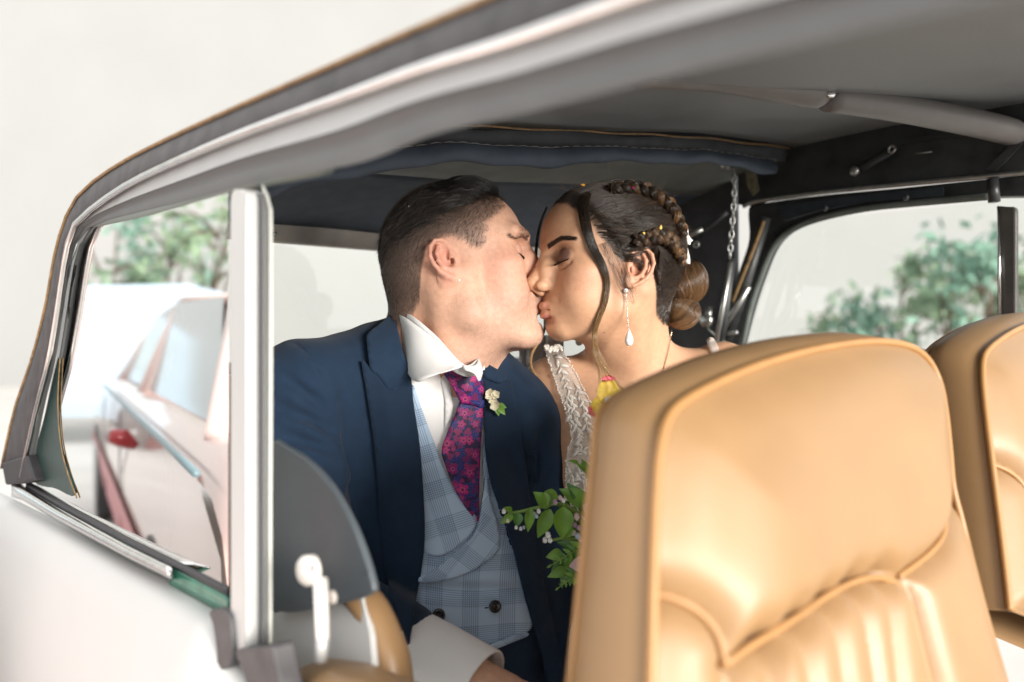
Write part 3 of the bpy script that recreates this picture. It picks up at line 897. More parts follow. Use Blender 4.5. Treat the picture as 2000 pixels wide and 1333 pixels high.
def build_head(F, H, fem=False):
    c = H.s
    def E(p, r, k=0, sub=False, rot=(0, 0, 0)):
        F.ell(H.w(*p), np.array(r) * c, H.A(*rot), k * c, sub)
    def C(a, b, r1, r2=None, k=0, sub=False):
        F.cap(H.w(*a), H.w(*b), r1 * c, (r1 if r2 is None else r2) * c, k * c, sub)
    S2 = (1, -1)
    # skull
    if fem:
        E((-0.4, 0, 4.4), (9.0, 7.2, 7.8))
        E((4.2, 0, 4.9), (5.3, 5.8, 5.6), 2.2)
    else:
        E((-0.1, 0, 3.9), (8.4, 7.1, 7.5), rot=(0, 8, 0))
        E((3.4, 0, 4.1), (5.2, 5.8, 5.2), 2.2)
    E((-3.9, 0, 1.6), (4.9, 5.6, 5.6), 2.5)
    # face mass
    E((3.6, 0, -1.6), (5.2, 5.7, 6.6), 2.4)
    for s in S2:
        if fem:
            C((0.6, s * 5.1, -0.8), (0.9, s * 4.5, -4.9), 1.5, 1.4, 1.6)
            C((0.9, s * 4.5, -4.7), (6.9, s * 1.2, -7.5), 1.4, 1.3, 2.0)
            E((5.3, s * 4.3, -0.5), (2.5, 2.0, 1.7), 1.8)
            E((5.4, s * 3.4, -3.4), (2.7, 2.3, 2.7), 2.0)
            C((8.7, s * 1.2, 3.5), (6.9, s * 4.7, 3.9), 0.7, 0.7, 1.2)
        else:
            C((0.5, s * 5.6, -0.8), (0.6, s * 5.2, -5.6), 1.7, 1.8, 1.6)
            C((0.6, s * 5.2, -5.6), (7.2, s * 2.0, -8.9), 1.8, 1.7, 2.0)
            E((5.4, s * 4.6, -0.3), (2.6, 2.0, 1.7), 1.8)
            E((5.2, s * 3.9, -3.8), (3.0, 2.5, 3.0), 2.0)
            C((9.0, s * 1.2, 3.6), (7.2, s * 4.9, 3.9), 0.9, 0.8, 1.2)
    if fem:
        E((3.2, 0, -5.0), (4.9, 4.0, 3.0), 2.2)
        E((7.2, 0, -7.3), (1.5, 1.7, 1.35), 1.3)
        E((6.7, 0, -4.6), (2.5, 2.7, 3.0), 1.6)
    else:
        E((3.4, 0, -6.2), (5.2, 4.7, 3.4), 2.2)
        E((8.5, 0, -8.7), (1.7, 2.2, 1.8), 1.4)
        E((7.3, 0, -4.9), (2.6, 3.0, 3.3), 1.6)
    # eye sockets and closed lids
    ej, ek = (0.1, 0.2) if fem else (0.45, 0.35)
    for s in S2:
        E((9.25 - ej, s * 3.1, 2.25 - ek), (1.7, 1.75, 1.15), 1.1, True)
        E((7.25 - ej, s * 3.15, 2.0 - ek), (1.5, 1.55, 1.42), 0.25)
        lid = [(8.2, s * 1.85, 1.45), (8.66, s * 2.5, 1.25), (8.72, s * 3.2, 1.2), (8.45, s * 3.9, 1.3), (7.9, s * 4.5, 1.55)]
        for a, b in zip(lid[:-1], lid[1:]):
            C((a[0] - ej, a[1], a[2] - ek), (b[0] - ej, b[1], b[2] - ek), 0.08, 0.08, 0.12, True)
        crs = [(8.25, s * 1.9, 2.75), (8.35, s * 2.6, 3.02), (8.3, s * 3.4, 3.05), (7.9, s * 4.2, 2.8), (7.4, s * 4.75, 2.35)]
        for a, b in zip(crs[:-1], crs[1:]):
            C((a[0] - ej, a[1], a[2] - ek), (b[0] - ej, b[1], b[2] - ek), 0.07, 0.07, 0.22, True)
        bag = [(8.5, s * 2.0, 0.75), (8.45, s * 2.8, 0.35), (8.1, s * 3.8, 0.45), (7.6, s * 4.6, 0.9)]
        for a, b in zip(bag[:-1], bag[1:]):
            C((a[0] - ej, a[1], a[2] - ek), (b[0] - ej, b[1], b[2] - ek), 0.06, 0.06, 0.35, True)
    H.ej, H.ek = ej, ek
    # nose
    t = 0.86 if fem else 1.0
    C((9.1, 0, 3.2), (9.75, 0, 1.2), 0.62, 0.62 * t, 0.9)
    C((9.75, 0, 1.2), (11.25, 0, -1.3), 0.62 * t, 0.78 * t, 0.8)
    E((11.25, 0, -1.55), (0.95 * t, 0.98 * t, 0.85 * t), 0.5)
    for s in S2:
        E((9.2, s * 0.95, -0.2), (1.3, 0.8, 1.9), 0.8)
        E((10.05, s * 1.3 * t, -1.95), (1.05, 0.66, 0.78), 0.35)
        C((9.35, s * 1.95 * t, -1.2), (9.4, s * 1.95 * t, -2.4), 0.09, 0.06, 0.2, True)
        E((10.55, s * 0.72 * t, -2.72), (0.62, 0.36, 0.42), 0.18, True, rot=(0, 0, s * -12))
    C((11.2, 0, -2.15), (9.9, 0, -2.85), 0.36, 0.42, 0.4)
    # puckered mouth
    q = -0.75 if fem else 0.25
    f0 = -0.6 if fem else 0.0
    LU = [(8.55 + f0, 2.15, -4.95), (9.45 + f0, 1.35, -4.72), (10.25 + q, 0.45, -4.5), (10.3 + q, 0, -4.55)]
    LL = [(8.6 + f0, 2.05, -5.1), (9.3 + f0, 1.3, -5.5), (9.95 + q, 0.5, -5.75), (10.0 + q, 0, -5.78)]
    E((9.0 + min(q, 0), 0, -5.05), (1.0 + max(q, 0), 1.7, 1.25), 0.9)
    for s in S2:
        for L, r in ((LU, (0.22, 0.36, 0.52, 0.52)), (LL, (0.24, 0.42, 0.62, 0.62))):
            for i in range(3):
                a = (L[i][0], s * L[i][1], L[i][2]); b = (L[i + 1][0], s * L[i + 1][1], L[i + 1][2])
                C(a, b, r[i], r[i + 1], 0.3)
        C((10.9 + min(q, 0), 0, -5.12), (9.75 + f0, s * 1.2, -5.1), 0.07, 0.07, 0.14, True)
        C((9.75 + f0, s * 1.2, -5.1), (8.9 + f0, s * 2.1, -5.05), 0.07, 0.06, 0.2, True)
        C((9.4, s * 2.0 * t, -2.6), (8.6, s * 2.9, -3.9), 0.06, 0.06, 0.5, True)
    C((9.6 + f0, -1.0, -6.45 if fem else -7.0), (9.6 + f0, 1.0, -6.45 if fem else -7.0), 0.25, 0.25, 0.9, True)
    H.LU, H.LL = LU, LL
    # ears
    for s in S2:
        tilt = 20
        ca, sa = math.cos(math.radians(tilt)), math.sin(math.radians(tilt))
        es = 0.86 if fem else 0.82
        def e(f, u, o=0.0):
            f, u = f * es, u * es
            f2, u2 = f * ca - u * sa, f * sa + u * ca
            return ((0.1 if fem else -1.0) + f2, s * (7.05 + o - 0.42 * f + 0.05 * abs(u) - (0.25 if fem else 0.15)), (0.3 if fem else 1.0) + u2)
        E(e(-0.9, 0.5, -0.25), (1.75 * es, 0.42, 2.6 * es), 0.5, rot=(0, -20, 0))
        E(e(-0.5, -2.2), (0.85, 0.36, 0.95), 0.5)
        E(e(-0.5, 0.05, 0.45), (0.85, 1.0, 1.35), 0.2, True)
        E(e(-0.6, 1.75, 0.25), (0.75, 0.3, 0.85), 0.25, True)
        hx = [(0.1, 0.1), (0.55, 1.1), (0.55, 2.2), (0.0, 3.0), (-1.0, 3.25), (-2.0, 2.7), (-2.65, 1.5), (-2.7, 0.2), (-2.35, -1.0), (-1.7, -2.0), (-1.0, -2.75)]
        P = [e(f, u, 0.12) for f, u in hx]
        for i in range(len(P) - 1):
            C(P[i], P[i + 1], 0.27, 0.27 if i < 8 else 0.24, 0.14)
        ah = [(-0.9, 2.3), (-1.55, 1.5), (-1.8, 0.4), (-1.55, -0.8), (-0.95, -1.5), (-0.3, -1.6)]
        P = [e(f, u, 0.12) for f, u in ah]
        for i in range(len(P) - 1):
            C(P[i], P[i + 1], 0.26, 0.26, 0.25)
        E(e(0.35, -0.4, 0.1), (0.42, 0.32, 0.55), 0.25)
        E(e(0.0, -0.45, -0.35), (0.34, 0.8, 0.5), 0.1, True)
        if s == 1:
            H.lobe = np.array(e(-0.35, -2.55, 0.42)); H.ear = np.array(e(-1, 0.3, 0.2))

def head_masks(L):
    x, y, z = L[:, 0], np.abs(L[:, 1]), L[:, 2]
    g = lambda cx, cy, cz, r: np.exp(-(((x - cx) ** 2 + (y - cy) ** 2 + (z - cz) ** 2) / (r * r)))
    return x, y, z, g

def lip_mask(H, L):
    x, y, z = L[:, 0], np.abs(L[:, 1]), L[:, 2]
    P = np.stack([x, y, z], -1)
    def dist(poly, r):
        best = np.full(len(P), 9.0)
        for i in range(len(poly) - 1):
            a, b = np.array(poly[i]), np.array(poly[i + 1])
            ab = b - a
            t = np.clip(((P - a) @ ab) / (ab @ ab), 0, 1)
            best = np.minimum(best, np.linalg.norm(P - a - t[:, None] * ab, axis=1) - (r[i] + (r[i + 1] - r[i]) * t))
        return best
    d = np.minimum(dist(H.LU, (0.2, 0.34, 0.5, 0.5)), dist(H.LL, (0.22, 0.4, 0.6, 0.6)))
    return 1 - sstep(0.0, 0.16, d)

# ---------------------------------------------------------------- the man
MH = Head(W(891, 535, 1.175), (0.98, 0.135, 0.12), (0.135, -1.0, 0.06), 1.08)
man = empty('person', W(860, 1333, 1.14) * np.array([1, 1, 0]) + np.array([0, 0, 0.62]),
            'man in navy suit and pale check waistcoat leaning to kiss the bride', 'person')
m_skin = mat('man_skin', (0.6, 0.4, 0.3), rough=0.5, spec=0.4, sss=0.12, vcol='Col', noise=0.11, scale=150, bump=0.35, bscale=600)

MF = Field([axis(-0.42, 0.13, -0.205, 0.075, 0.0016, 0.005), axis(0.86, 1.42, 1.055, 1.285, 0.0018, 0.006),
            axis(0.62, 1.42, 1.105, 1.40, 0.0016, 0.005)])
build_head(MF, MH)
nb = W(858, 735, 1.20)                                 # pit of the neck, deep
MF.cap(MH.w(-3.0, 0, -0.5), nb + [-0.02, 0.02, -0.02], 0.056, 0.062, 0.03)
MF.cap(MH.w(1.5, 0, -6.5), nb + [0.01, -0.01, -0.02], 0.042, 0.05, 0.035)
MF.cap(MH.w(-2.4, 5.2, -2.5), nb + [0.02, -0.05, -0.02], 0.016, 0.014, 0.03)
MF.cap(MH.w(1.6, 2.2, -7.4), nb + [0.03, -0.045, -0.01], 0.02, 0.02, 0.03)
sR, sL = W(592, 768, 1.10), W(1000, 822, 1.215)         # shoulder joints
tx = (sL - sR); tx[2] *= 0.6; tx /= np.linalg.norm(tx)
tf = np.array([tx[1], -tx[0], 0.0]); tf /= np.linalg.norm(tf)      # chest direction
tz = np.cross(tf, tx) * -1
if tz[2] < 0: tz = -tz
TA = np.stack([tx, tf, tz])
chest = W(815, 965, 1.205)
MF.ell(chest, (0.185, 0.105, 0.24), TA, 0.02)
MF.ell(W(880, 1215, 1.165), (0.155, 0.115, 0.19), TA, 0.06)
MF.cap(sR, nb + [-0.03, 0.02, 0.0], 0.05, 0.058, 0.05)
MF.cap(sL, nb + [0.02, 0.03, -0.01], 0.05, 0.055, 0.05)
eR, wR = W(600, 1160, 1.03), W(918, 1332, 0.925)
eL = W(1085, 1180, 1.21)
MF.cap(sR, eR, 0.05, 0.042, 0.03)
MF.cap(eR, wR, 0.042, 0.03, 0.02)
MF.cap(sL, eL, 0.05, 0.042, 0.03)
torsoF = MF
V, Fc = MF.nets()
V = smooth_mesh(V, Fc, 1, 0.35)
# a hand: palm, four unequal fingers bent at the knuckles, thumb from the side of the palm
def make_hand(wrist, hd, curl=0.3, sz=1.0, side=1, roll=0.0):
    hd = np.asarray(hd, float); hd /= np.linalg.norm(hd)
    hs = np.cross([0, 0, 1], hd); hs /= np.linalg.norm(hs); hn = np.cross(hd, hs)
    hs, hn = hs * math.cos(roll) + hn * math.sin(roll), hn * math.cos(roll) - hs * math.sin(roll)
    hs = hs * side
    p0 = wrist + hd * 0.02 * sz
    HF = Field([np.arange(p0[k] - 0.21 * sz, p0[k] + 0.21 * sz, 0.0026) for k in range(3)], 0.01)
    HF.cap(wrist - hd * 0.04, p0 + hd * 0.02 * sz, 0.030 * sz, 0.027 * sz)
    HF.ell(p0 + hd * 0.065 * sz, np.array((0.055, 0.042, 0.017)) * sz, np.stack([hd, hs, hn]), 0.02 * sz)
    for off, ln in ((0.031, 0.072), (0.011, 0.082), (-0.010, 0.077), (-0.030, 0.060)):
        off, ln = off * sz, ln * sz
        k0 = p0 + hd * 0.105 * sz + hs * off
        pts = [k0 - hd * 0.02 * sz, k0]; ang = curl * 0.5
        for frac in (0.45, 0.30, 0.22):
            pts.append(pts[-1] + (hd * math.cos(ang) - hn * math.sin(ang)) * ln * frac); ang += curl
        HF.chain(pts, np.array((0.011, 0.0105, 0.0095, 0.0088, 0.0075)) * sz, 0.004)
    t0 = p0 + (hd * 0.03 + hs * 0.034) * sz
    HF.chain([t0, t0 + (hd * 0.03 + hs * 0.022 - hn * 0.006) * sz, t0 + (hd * 0.058 + hs * 0.026 - hn * (0.012 + 0.02 * curl)) * sz, t0 + (hd * 0.08 + hs * 0.018 - hn * (0.016 + 0.04 * curl)) * sz], np.array((0.014, 0.0125, 0.011, 0.009)) * sz, 0.006)
    return HF.nets()
HV, HFc = make_hand(wR, (0.90, -0.10, -0.42), 0.35)
L = MH.l(V)
x, y, z, g = head_masks(L)
base = np.array([0.61, 0.355, 0.248])
C = np.tile(base, (len(V), 1))
def tint(C, m, col, k=1.0):
    return C + (np.array(col) - C) * (np.clip(m, 0, 1) * k)[:, None]
headm = (z > -13)
C = tint(C, g(5.5, 5.0, -1.5, 3.0), (0.66, 0.29, 0.22), 0.65)
C = tint(C, g(11, 0, -1.6, 2.0), (0.62, 0.32, 0.25), 0.5)
C = tint(C, g(-2.5, 7.6, 1.4, 2.2) + g(-1.6, 7.2, -1.2, 1.0), (0.66, 0.27, 0.21), 0.65)
beard = sstep(-2.6, -5.0, z) * sstep(-3.5, 1.0, x) * (1 - sstep(-11.0, -14.5, z))
C = tint(C, beard, (0.40, 0.265, 0.215), 0.42)
C = tint(C, g(8.2, 3.2, 1.7, 1.2), (0.42, 0.21, 0.17), 0.6)
# clipped hair on the sides darkens the scalp
hl_front = 4.4 + 0.55 * np.clip(z - 3.2, -4, 6) * (z > 3.2) - 0.0 * z
side_h = (z > lerp(0.6, 4.0, np.clip((x + 2) / 8, 0, 1))) & (x < hl_front)
def man_hair_mask(L):
    x, y, z = L[:, 0], np.abs(L[:, 1]), L[:, 2]
    # hairline: temple at x~5, short sideburn in front of the ear, nape behind it
    front = np.interp(z, [1.0, 2.6, 3.6, 5.2, 6.2, 7.2, 8.4, 9.8, 11.5], [2.6, 3.4, 3.3, 3.9, 5.4, 6.4, 6.2, 7.2, 7.0])
    front = front + 0.10 * np.sin(z * 5.1 + y * 3.7)
    a = sstep(0.8, -0.7, x - front)
    low = np.interp(x, [-11, -7.5, -6.2, -5.2, -4.6, -3.6, -1.0, 0.8, 1.8, 2.8, 4.5], [-6.0, -5.6, -4.8, -3.0, 0.2, 3.2, 3.9, 3.4, 2.5, 2.1, 3.0])
    b = sstep(-0.7, 0.5, z - low)
    ear = np.zeros(len(x), dtype=bool)
    return a * b * (~ear)
hm = man_hair_mask(L)
hm = hm * (~((y > 7.2) & (z < 3.9) & (x > -4.3) & (x < 1.2)))
fade = sstep(-8.0, 8.5, z + 0.95 * (-x - 2))
C = tint(C, hm, (0.10, 0.075, 0.062), 1.0 * 0.0) if False else C + (np.array((0.085, 0.064, 0.055)) - C) * (hm * lerp(0.45, 0.9, np.clip(fade, 0, 1)))[:, None]
lm = lip_mask(MH, L)
C = tint(C, lm, (0.56, 0.25, 0.22), 0.75)
allV = np.vstack([V, HV]); allF = np.vstack([Fc, HFc + len(V)])
body = mesh('body', allV, allF, m_skin, man)
col_attr(body, np.vstack([C, np.tile(base * 0.95, (len(HV), 1))]))
manV, manN = V, None

# hair strands -------------------------------------------------
def scalp_points(V, F, mask, n):
    idx = np.nonzero(mask)[0]
    return idx

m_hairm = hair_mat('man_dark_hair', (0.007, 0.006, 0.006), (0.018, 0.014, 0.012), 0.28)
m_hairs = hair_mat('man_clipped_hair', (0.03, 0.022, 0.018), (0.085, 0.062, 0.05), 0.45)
Lx, Ly, Lz = L[:, 0], L[:, 1], L[:, 2]
okside = Ly > -4.0
dens = RNG.random(len(V))
short = np.nonzero((hm > 0.12) & (dens < 0.62 * hm) & (Lz > -8))[0]
N = MF.grad(V[short])
strands = []
Ls = L[short]
for i, v in enumerate(short):
    lx, ly, lz = Ls[i]
    top = sstep(4.2, 8.2, lz + 0.3 * (-lx))
    n_ = N[i]
    # combed down and back on the sides
    d = -0.55 * MH.ex - 0.85 * MH.ez
    d = d - n_ * d.dot(n_); d /= np.linalg.norm(d) + 1e-9
    ln = lerp(0.005, 0.016, top) * random.uniform(0.7, 1.2) * lerp(0.6, 1.0, float(np.clip((lz + 7) / 8, 0, 1)))
    jit = RNG.normal(0, 0.22, 3)
    d2 = d + jit + n_ * 0.38
    d2 /= np.linalg.norm(d2)
    strands.append(np.array([V[v], V[v] + d2 * ln * 0.5, V[v] + (d2 - 0.2 * n_) * ln]))
sh = hair('clipped_hair', strands, 0.00013, 0.00004, m_hairs, man)
# longer hair on top, combed forward-up then back
topm = np.nonzero((hm > 0.5) & (Lz + 0.35 * (-Lx) + RNG.normal(0, 0.5, len(Lz)) > 7.0) & (Lz > 3.5))[0]
sel = RNG.choice(topm, min(12000, len(topm)), replace=False)
N = MF.grad(V[sel]); strands = []
for i, v in enumerate(sel):
    p = V[v].copy(); n_ = N[i]; l = L[v]
    frontness = sstep(1.5, 6.5, l[0])
    ln = lerp(0.026, 0.062, frontness) * random.uniform(0.75, 1.15)
    lift = lerp(0.003, 0.016, frontness) * random.uniform(0.5, 1.05)
    d = -MH.ex * 0.93 + MH.ey * (0.30 + 0.22 * math.sin(l[0] * 1.1)) * (1 if l[1] > -1 else -0.3) + RNG.normal(0, 0.07, 3)
    d = d - n_ * d.dot(n_) * 0.9; d /= np.linalg.norm(d)
    st = [p]
    m = 7
    for t in np.linspace(0, 1, m)[1:]:
        q = p + d * ln * t + n_ * lift * math.sin(math.pi * min(1, t * 0.8 + 0.12)) 
        st.append(q)
    st = np.array(st)
    dd = MF.sample(st); g_ = MF.grad(st, 0.006)
    tgt = lift * np.sin(np.pi * np.clip(np.linspace(0, 1, m) * 0.75 + 0.1, 0, 1)) + 0.0012
    st[1:] = st[1:] - g_[1:] * (dd - tgt)[1:, None]
    strands.append(st)
strands = list(clump(np.array(strands), 260, 0.85))
for _ in range(60):
    q_ = strands[random.randrange(len(strands))].copy(); k_ = np.linspace(0, 1, len(q_))[:, None] ** 2
    strands.append(q_ + (MH.ez * random.uniform(0.002, 0.008) + MH.ex * random.uniform(-0.004, 0.004)) * k_)
th = hair('hair', strands, 0.00026, 0.00010, m_hairm, man)
# under-layer that gives the combed top its body
hg = MF.sl(*[np.array(q) for q in (MH.O - 0.16, MH.O + 0.2)])
X, Y, Z = MF.pts(hg)
def loc(X, Y, Z):
    q = [X - MH.O[0], Y - MH.O[1], Z - MH.O[2]]
    return [sum(q[j] * ax[j] for j in range(3)) / MH.s for ax in (MH.ex, MH.ey, MH.ez)]
lx, ly, lz = loc(X, Y, Z)
sub = MF.d[hg]
thick = 0.0005 + 0.007 * sstep(7.6, 10.5, lz + 0.10 * lx) * sstep(-9.0, 3.0, lx) * (1 - sstep(7.9, 8.8, lx))
cut = np.maximum(0.01 * (8.2 - (lz - 0.30 * lx) + 0.2 * np.sin(lx * 2.3)), 0.01 * (lx - np.interp(lz, [3, 6, 8, 10, 12], [4.2, 5.8, 6.8, 7.6, 7.6])))
capd = smax(sub - thick, cut.astype(np.float32), 0.006)
TF = Field([MF.ax[k][hg[k]] for k in range(3)]); TF.d = capd.astype(np.float32)
cv, cf = TF.nets()
m_cap = mat('man_hair_underlayer', (0.007, 0.006, 0.006), rough=0.55, spec=0.3, noise=0.4, scale=120, bump=0.6, bscale=500)
mesh('hair_underlayer', smooth_mesh(cv, cf, 2), cf, m_cap, th)
# brows and lashes
def brow(H, pts, n, ln, F, up=0.5, wid=0.32, jit=0.18, taper=0.75):
    out = []
    P = spline(np.array(pts), 60)
    for _ in range(n):
        t = random.random(); i = min(59, int(t * 59))
        o = (random.random() - 0.5) * wid * (1.15 - taper * t)
        p = H.w(P[i][0] + 0.05, P[i][1], P[i][2] + o)
        p = F.snap(p[None], 0.0)[0]
        dl = np.array([-0.75 * t, 0.85, lerp(0.75, -0.35, t) * up + random.gauss(0, jit)])
        if P[0][1] < 0: dl[1] *= -1
        d = H.W(dl) - H.O; d /= np.linalg.norm(d)
        nn = F.grad(p[None])[0]
        d = d - nn * d.dot(nn) + nn * 0.25
        l = ln * random.uniform(0.7, 1.2)
        out.append(np.array([p, p + d * l * 0.5, p + d * l - nn * l * 0.12]))
    return out
b1 = brow(MH, [(9.2, 1.5, 3.3), (8.6, 2.7, 3.65), (7.8, 4.0, 3.75), (6.6, 5.5, 3.2)], 300, 0.008, MF, wid=0.8, taper=0.4, jit=0.3)
hair('eyebrow', b1, 0.00014, 0.00005, hair_mat('man_brow_hair', (0.09, 0.058, 0.043), (0.13, 0.085, 0.065), 0.5), man)
b2 = brow(MH, [(9.4, -1.3, 3.75), (9.0, -2.4, 4.0), (8.4, -3.7, 4.1), (7.4, -4.9, 3.75)], 200, 0.0075, MF, wid=0.62)
hair('eyebrow', b2, 0.00012, 0.00004, bpy.data.materials['man_brow_hair'], man)
def lashes(H, F, n, ln, s=1):
    out = []
    P = spline(np.array([(8.3, s * 1.95, 1.42), (8.72, s * 2.5, 1.22), (8.78, s * 3.2, 1.17), (8.5, s * 3.9, 1.27), (7.95, s * 4.5, 1.52)]), 60)
    for _ in range(n):
        i = random.randrange(60)
        p = F.snap(H.w(P[i][0] - H.ej, P[i][1], P[i][2] - H.ek)[None], 0.0003)[0]
        t = i / 59
        dl = np.array([0.75, s * lerp(-0.3, 0.9, t) + random.gauss(0, .1), -0.75])
        d = H.W(dl) - H.O; d /= np.linalg.norm(d)
        u = H.ez
        l = ln * random.uniform(0.7, 1.1)
        out.append(np.array([p, p + d * l * 0.5, p + d * l * 0.9 + u * l * 0.18]))
    return out
m_lash = hair_mat('lash_hair', (0.01, 0.008, 0.007), (0.012, 0.01, 0.009), 0.5)
hair('eyelashes', lashes(MH, MF, 170, 0.0075), 0.00022, 0.00006, m_lash, man)

# stubble
bd = sstep(-2.4, -4.2, Lz) * sstep(-2.0, 2.0, Lx) * (1 - sstep(-12.5, -15, Lz)) * (1 - lm) * (Ly > -3)
bi = np.nonzero((bd > 0.2) & (RNG.random(len(V)) < 0.30 * bd))[0]
Nb = MF.grad(V[bi]); st = []
for i, v in enumerate(bi):
    d = Nb[i] * 0.5 - MH.ez * 0.8 + RNG.normal(0, 0.3, 3); d /= np.linalg.norm(d)
    st.append(np.array([V[v], V[v] + d * random.uniform(0.0005, 0.0012)]))
hair('stubble', st, 0.00008, 0.00005, m_hairs, man)
# ---------------------------------------------------------------- the woman
WH = Head(W(1191, 538, 1.195), (-0.948, -0.315, 0.02), (0.305, -0.95, 0.04), 1.03)
bride = empty('person', W(1230, 1333, 1.25) * np.array([1, 1, 0]) + np.array([0, 0, 0.62]),
              'bride in white lace dress with braided dark hair kissing the man', 'person')
w_skin = mat('woman_skin', (0.55, 0.33, 0.21), rough=0.46, spec=0.45, sss=0.12, vcol='Col', noise=0.08, scale=130, bump=0.28, bscale=700)
WF = Field([axis(0.015, 0.42, 0.015, 0.29, 0.0016, 0.004), axis(1.02, 1.50, 1.055, 1.33, 0.0018, 0.005),
            axis(0.66, 1.40, 1.08, 1.40, 0.0016, 0.004)])
build_head(WF, WH, True)
wnb = W(1238, 728, 1.255)
WF.cap(WH.w(-3.2, 0, -0.8), wnb + [0.012, 0.03, -0.01], 0.046, 0.05, 0.03)
WF.cap(WH.w(0.8, 0, -5.2), wnb + [-0.01, -0.01, -0.01], 0.036, 0.042, 0.03)
WF.cap(WH.w(-2.4, 4.6, -2.6), wnb + [-0.012, -0.045, -0.015], 0.012, 0.011, 0.03)
wR_, wL_ = W(1078, 755, 1.245), W(1412, 722, 1.33)
ux = wL_ - wR_; ux[2] = 0; ux /= np.linalg.norm(ux)
uf = np.array([ux[1], -ux[0], 0])
WA = np.stack([ux, uf, UP])
WF.ell(W(1235, 960, 1.265), (0.145, 0.095, 0.22), WA, 0.02)
WF.cap(wR_, wnb + [-0.01, 0.02, -0.02], 0.036, 0.045, 0.045)
WF.cap(wL_, wnb + [0.02, 0.02, -0.015], 0.036, 0.045, 0.045)
for px in (1165, 1290):
    WF.ell(W(px, 950, 1.235 if px < 1200 else 1.25), (0.062, 0.062, 0.062), None, 0.04)
# collar bones
WF.cap(wnb + [-0.012, -0.048, -0.03], wR_ + [0.02, -0.022, 0.024], 0.007, 0.009, 0.02)
WF.cap(wnb + [0.02, -0.04, -0.03], wL_ + [-0.02, -0.03, 0.02], 0.007, 0.009, 0.02)
welR, welL = W(1108, 1040, 1.235), W(1440, 1050, 1.29)
WF.cap(wR_, welR, 0.041, 0.034, 0.02)
WF.cap(wL_, welL, 0.041, 0.034, 0.02)
WF.cap(welR, W(1225, 1200, 1.12), 0.034, 0.024, 0.01)
WF.cap(welL, W(1300, 1250, 1.06), 0.034, 0.024, 0.01)
V, Fc = WF.nets()
V = smooth_mesh(V, Fc, 1, 0.35)
L = WH.l(V)
x, y, z, g = head_masks(L)
wbase = np.array([0.54, 0.31, 0.19])
C = np.tile(wbase, (len(V), 1))
C = tint(C, g(5.6, 4.4, -1.6, 2.6), (0.56, 0.26, 0.17), 0.5)
C = tint(C, g(-1.4, 7.0, 0.4, 2.6), (0.58, 0.24, 0.17), 0.6)
# eye shadow on the lid
lidm = np.exp(-(((x - 8.3) / 1.3) ** 2 + ((y - 3.3) / 1.55) ** 2 + ((z - 1.95) / 0.95) ** 2) ** 2) * (z > 1.0)
C = tint(C, np.clip(lidm * 1.7, 0, 1), (0.085, 0.038, 0.032), 0.92)
C = tint(C, g(8.4, 3.3, 1.22, 0.42) * 0.0, (0, 0, 0))
C = tint(C, lip_mask(WH, L), (0.40, 0.12, 0.12), 0.8)
def w_hair_mask(L):
    x, y, z = L[:, 0], np.abs(L[:, 1]), L[:, 2]
    front = np.interp(z, [-4, -2.5, 0.5, 2.5, 4.2, 5.6, 7.2, 9.5, 12], [-4.5, -3.6, 0.9, 2.8, 4.6, 5.3, 6.6, 8.0, 8.0])
    front = front
    a = sstep(0.5, -0.4, x - front)
    low = np.interp(x, [-11, -7.5, -5.6, -4.0, -3.0, 0.0, 2.0], [-6.5, -6.5, -5.4, -3.0, 0.5, 2.0, 0.0])
    return a * sstep(-0.6, 0.6, z - low) * (1 - sstep(6.85, 7.1, y) * (z < 3.4) * (x > -4) * (x < 1))
for mp in ((1180, 650), (1146, 688), (1120, 700)):
    Pm, okm = WF.hit(np.array([mp], float), 1.0, 1.45)
    if okm[0]: C = tint(C, np.exp(-((V - Pm[0]) ** 2).sum(1) / 0.0012 ** 2), (0.08, 0.04, 0.03), 0.9)
whm = w_hair_mask(L)
C = C + (np.array((0.035, 0.024, 0.018)) - C) * (0.85 * whm)[:, None]
hv1, hf1 = make_hand(W(1225, 1200, 1.12), (0.50, -0.35, 0.0), 0.75, 0.86, 1, 1.3)
hv2, hf2 = make_hand(W(1300, 1250, 1.06), (-0.15, -0.35, 0.55), 0.75, 0.86, -1, -1.3)
wbody = mesh('body', np.vstack([V, hv1, hv2]), np.vstack([Fc, hf1 + len(V), hf2 + len(V) + len(hv1)]), w_skin, bride)
col_attr(wbody, np.vstack([C, np.tile(wbase, (len(hv1) + len(hv2), 1))]))
brideV, brideL = V, L

# brows and lashes
m_wb = hair_mat('woman_brow_hair', (0.022, 0.014, 0.010), (0.03, 0.02, 0.015), 0.5)
for sg, n in ((1, 900), (-1, 400)):
    bb = brow(WH, [(9.3, sg * 1.2, 3.15), (9.0, sg * 2.2, 3.5), (8.4, sg * 3.5, 4.0), (7.0, sg * 5.0, 3.85)], n, 0.0055, WF, up=0.6, wid=0.62, jit=0.12)
    hair('eyebrow', bb, 0.00014, 0.00005, m_wb, bride)
hair('eyelashes', lashes(WH, WF, 420, 0.0095), 0.00026, 0.00008, m_lash, bride)

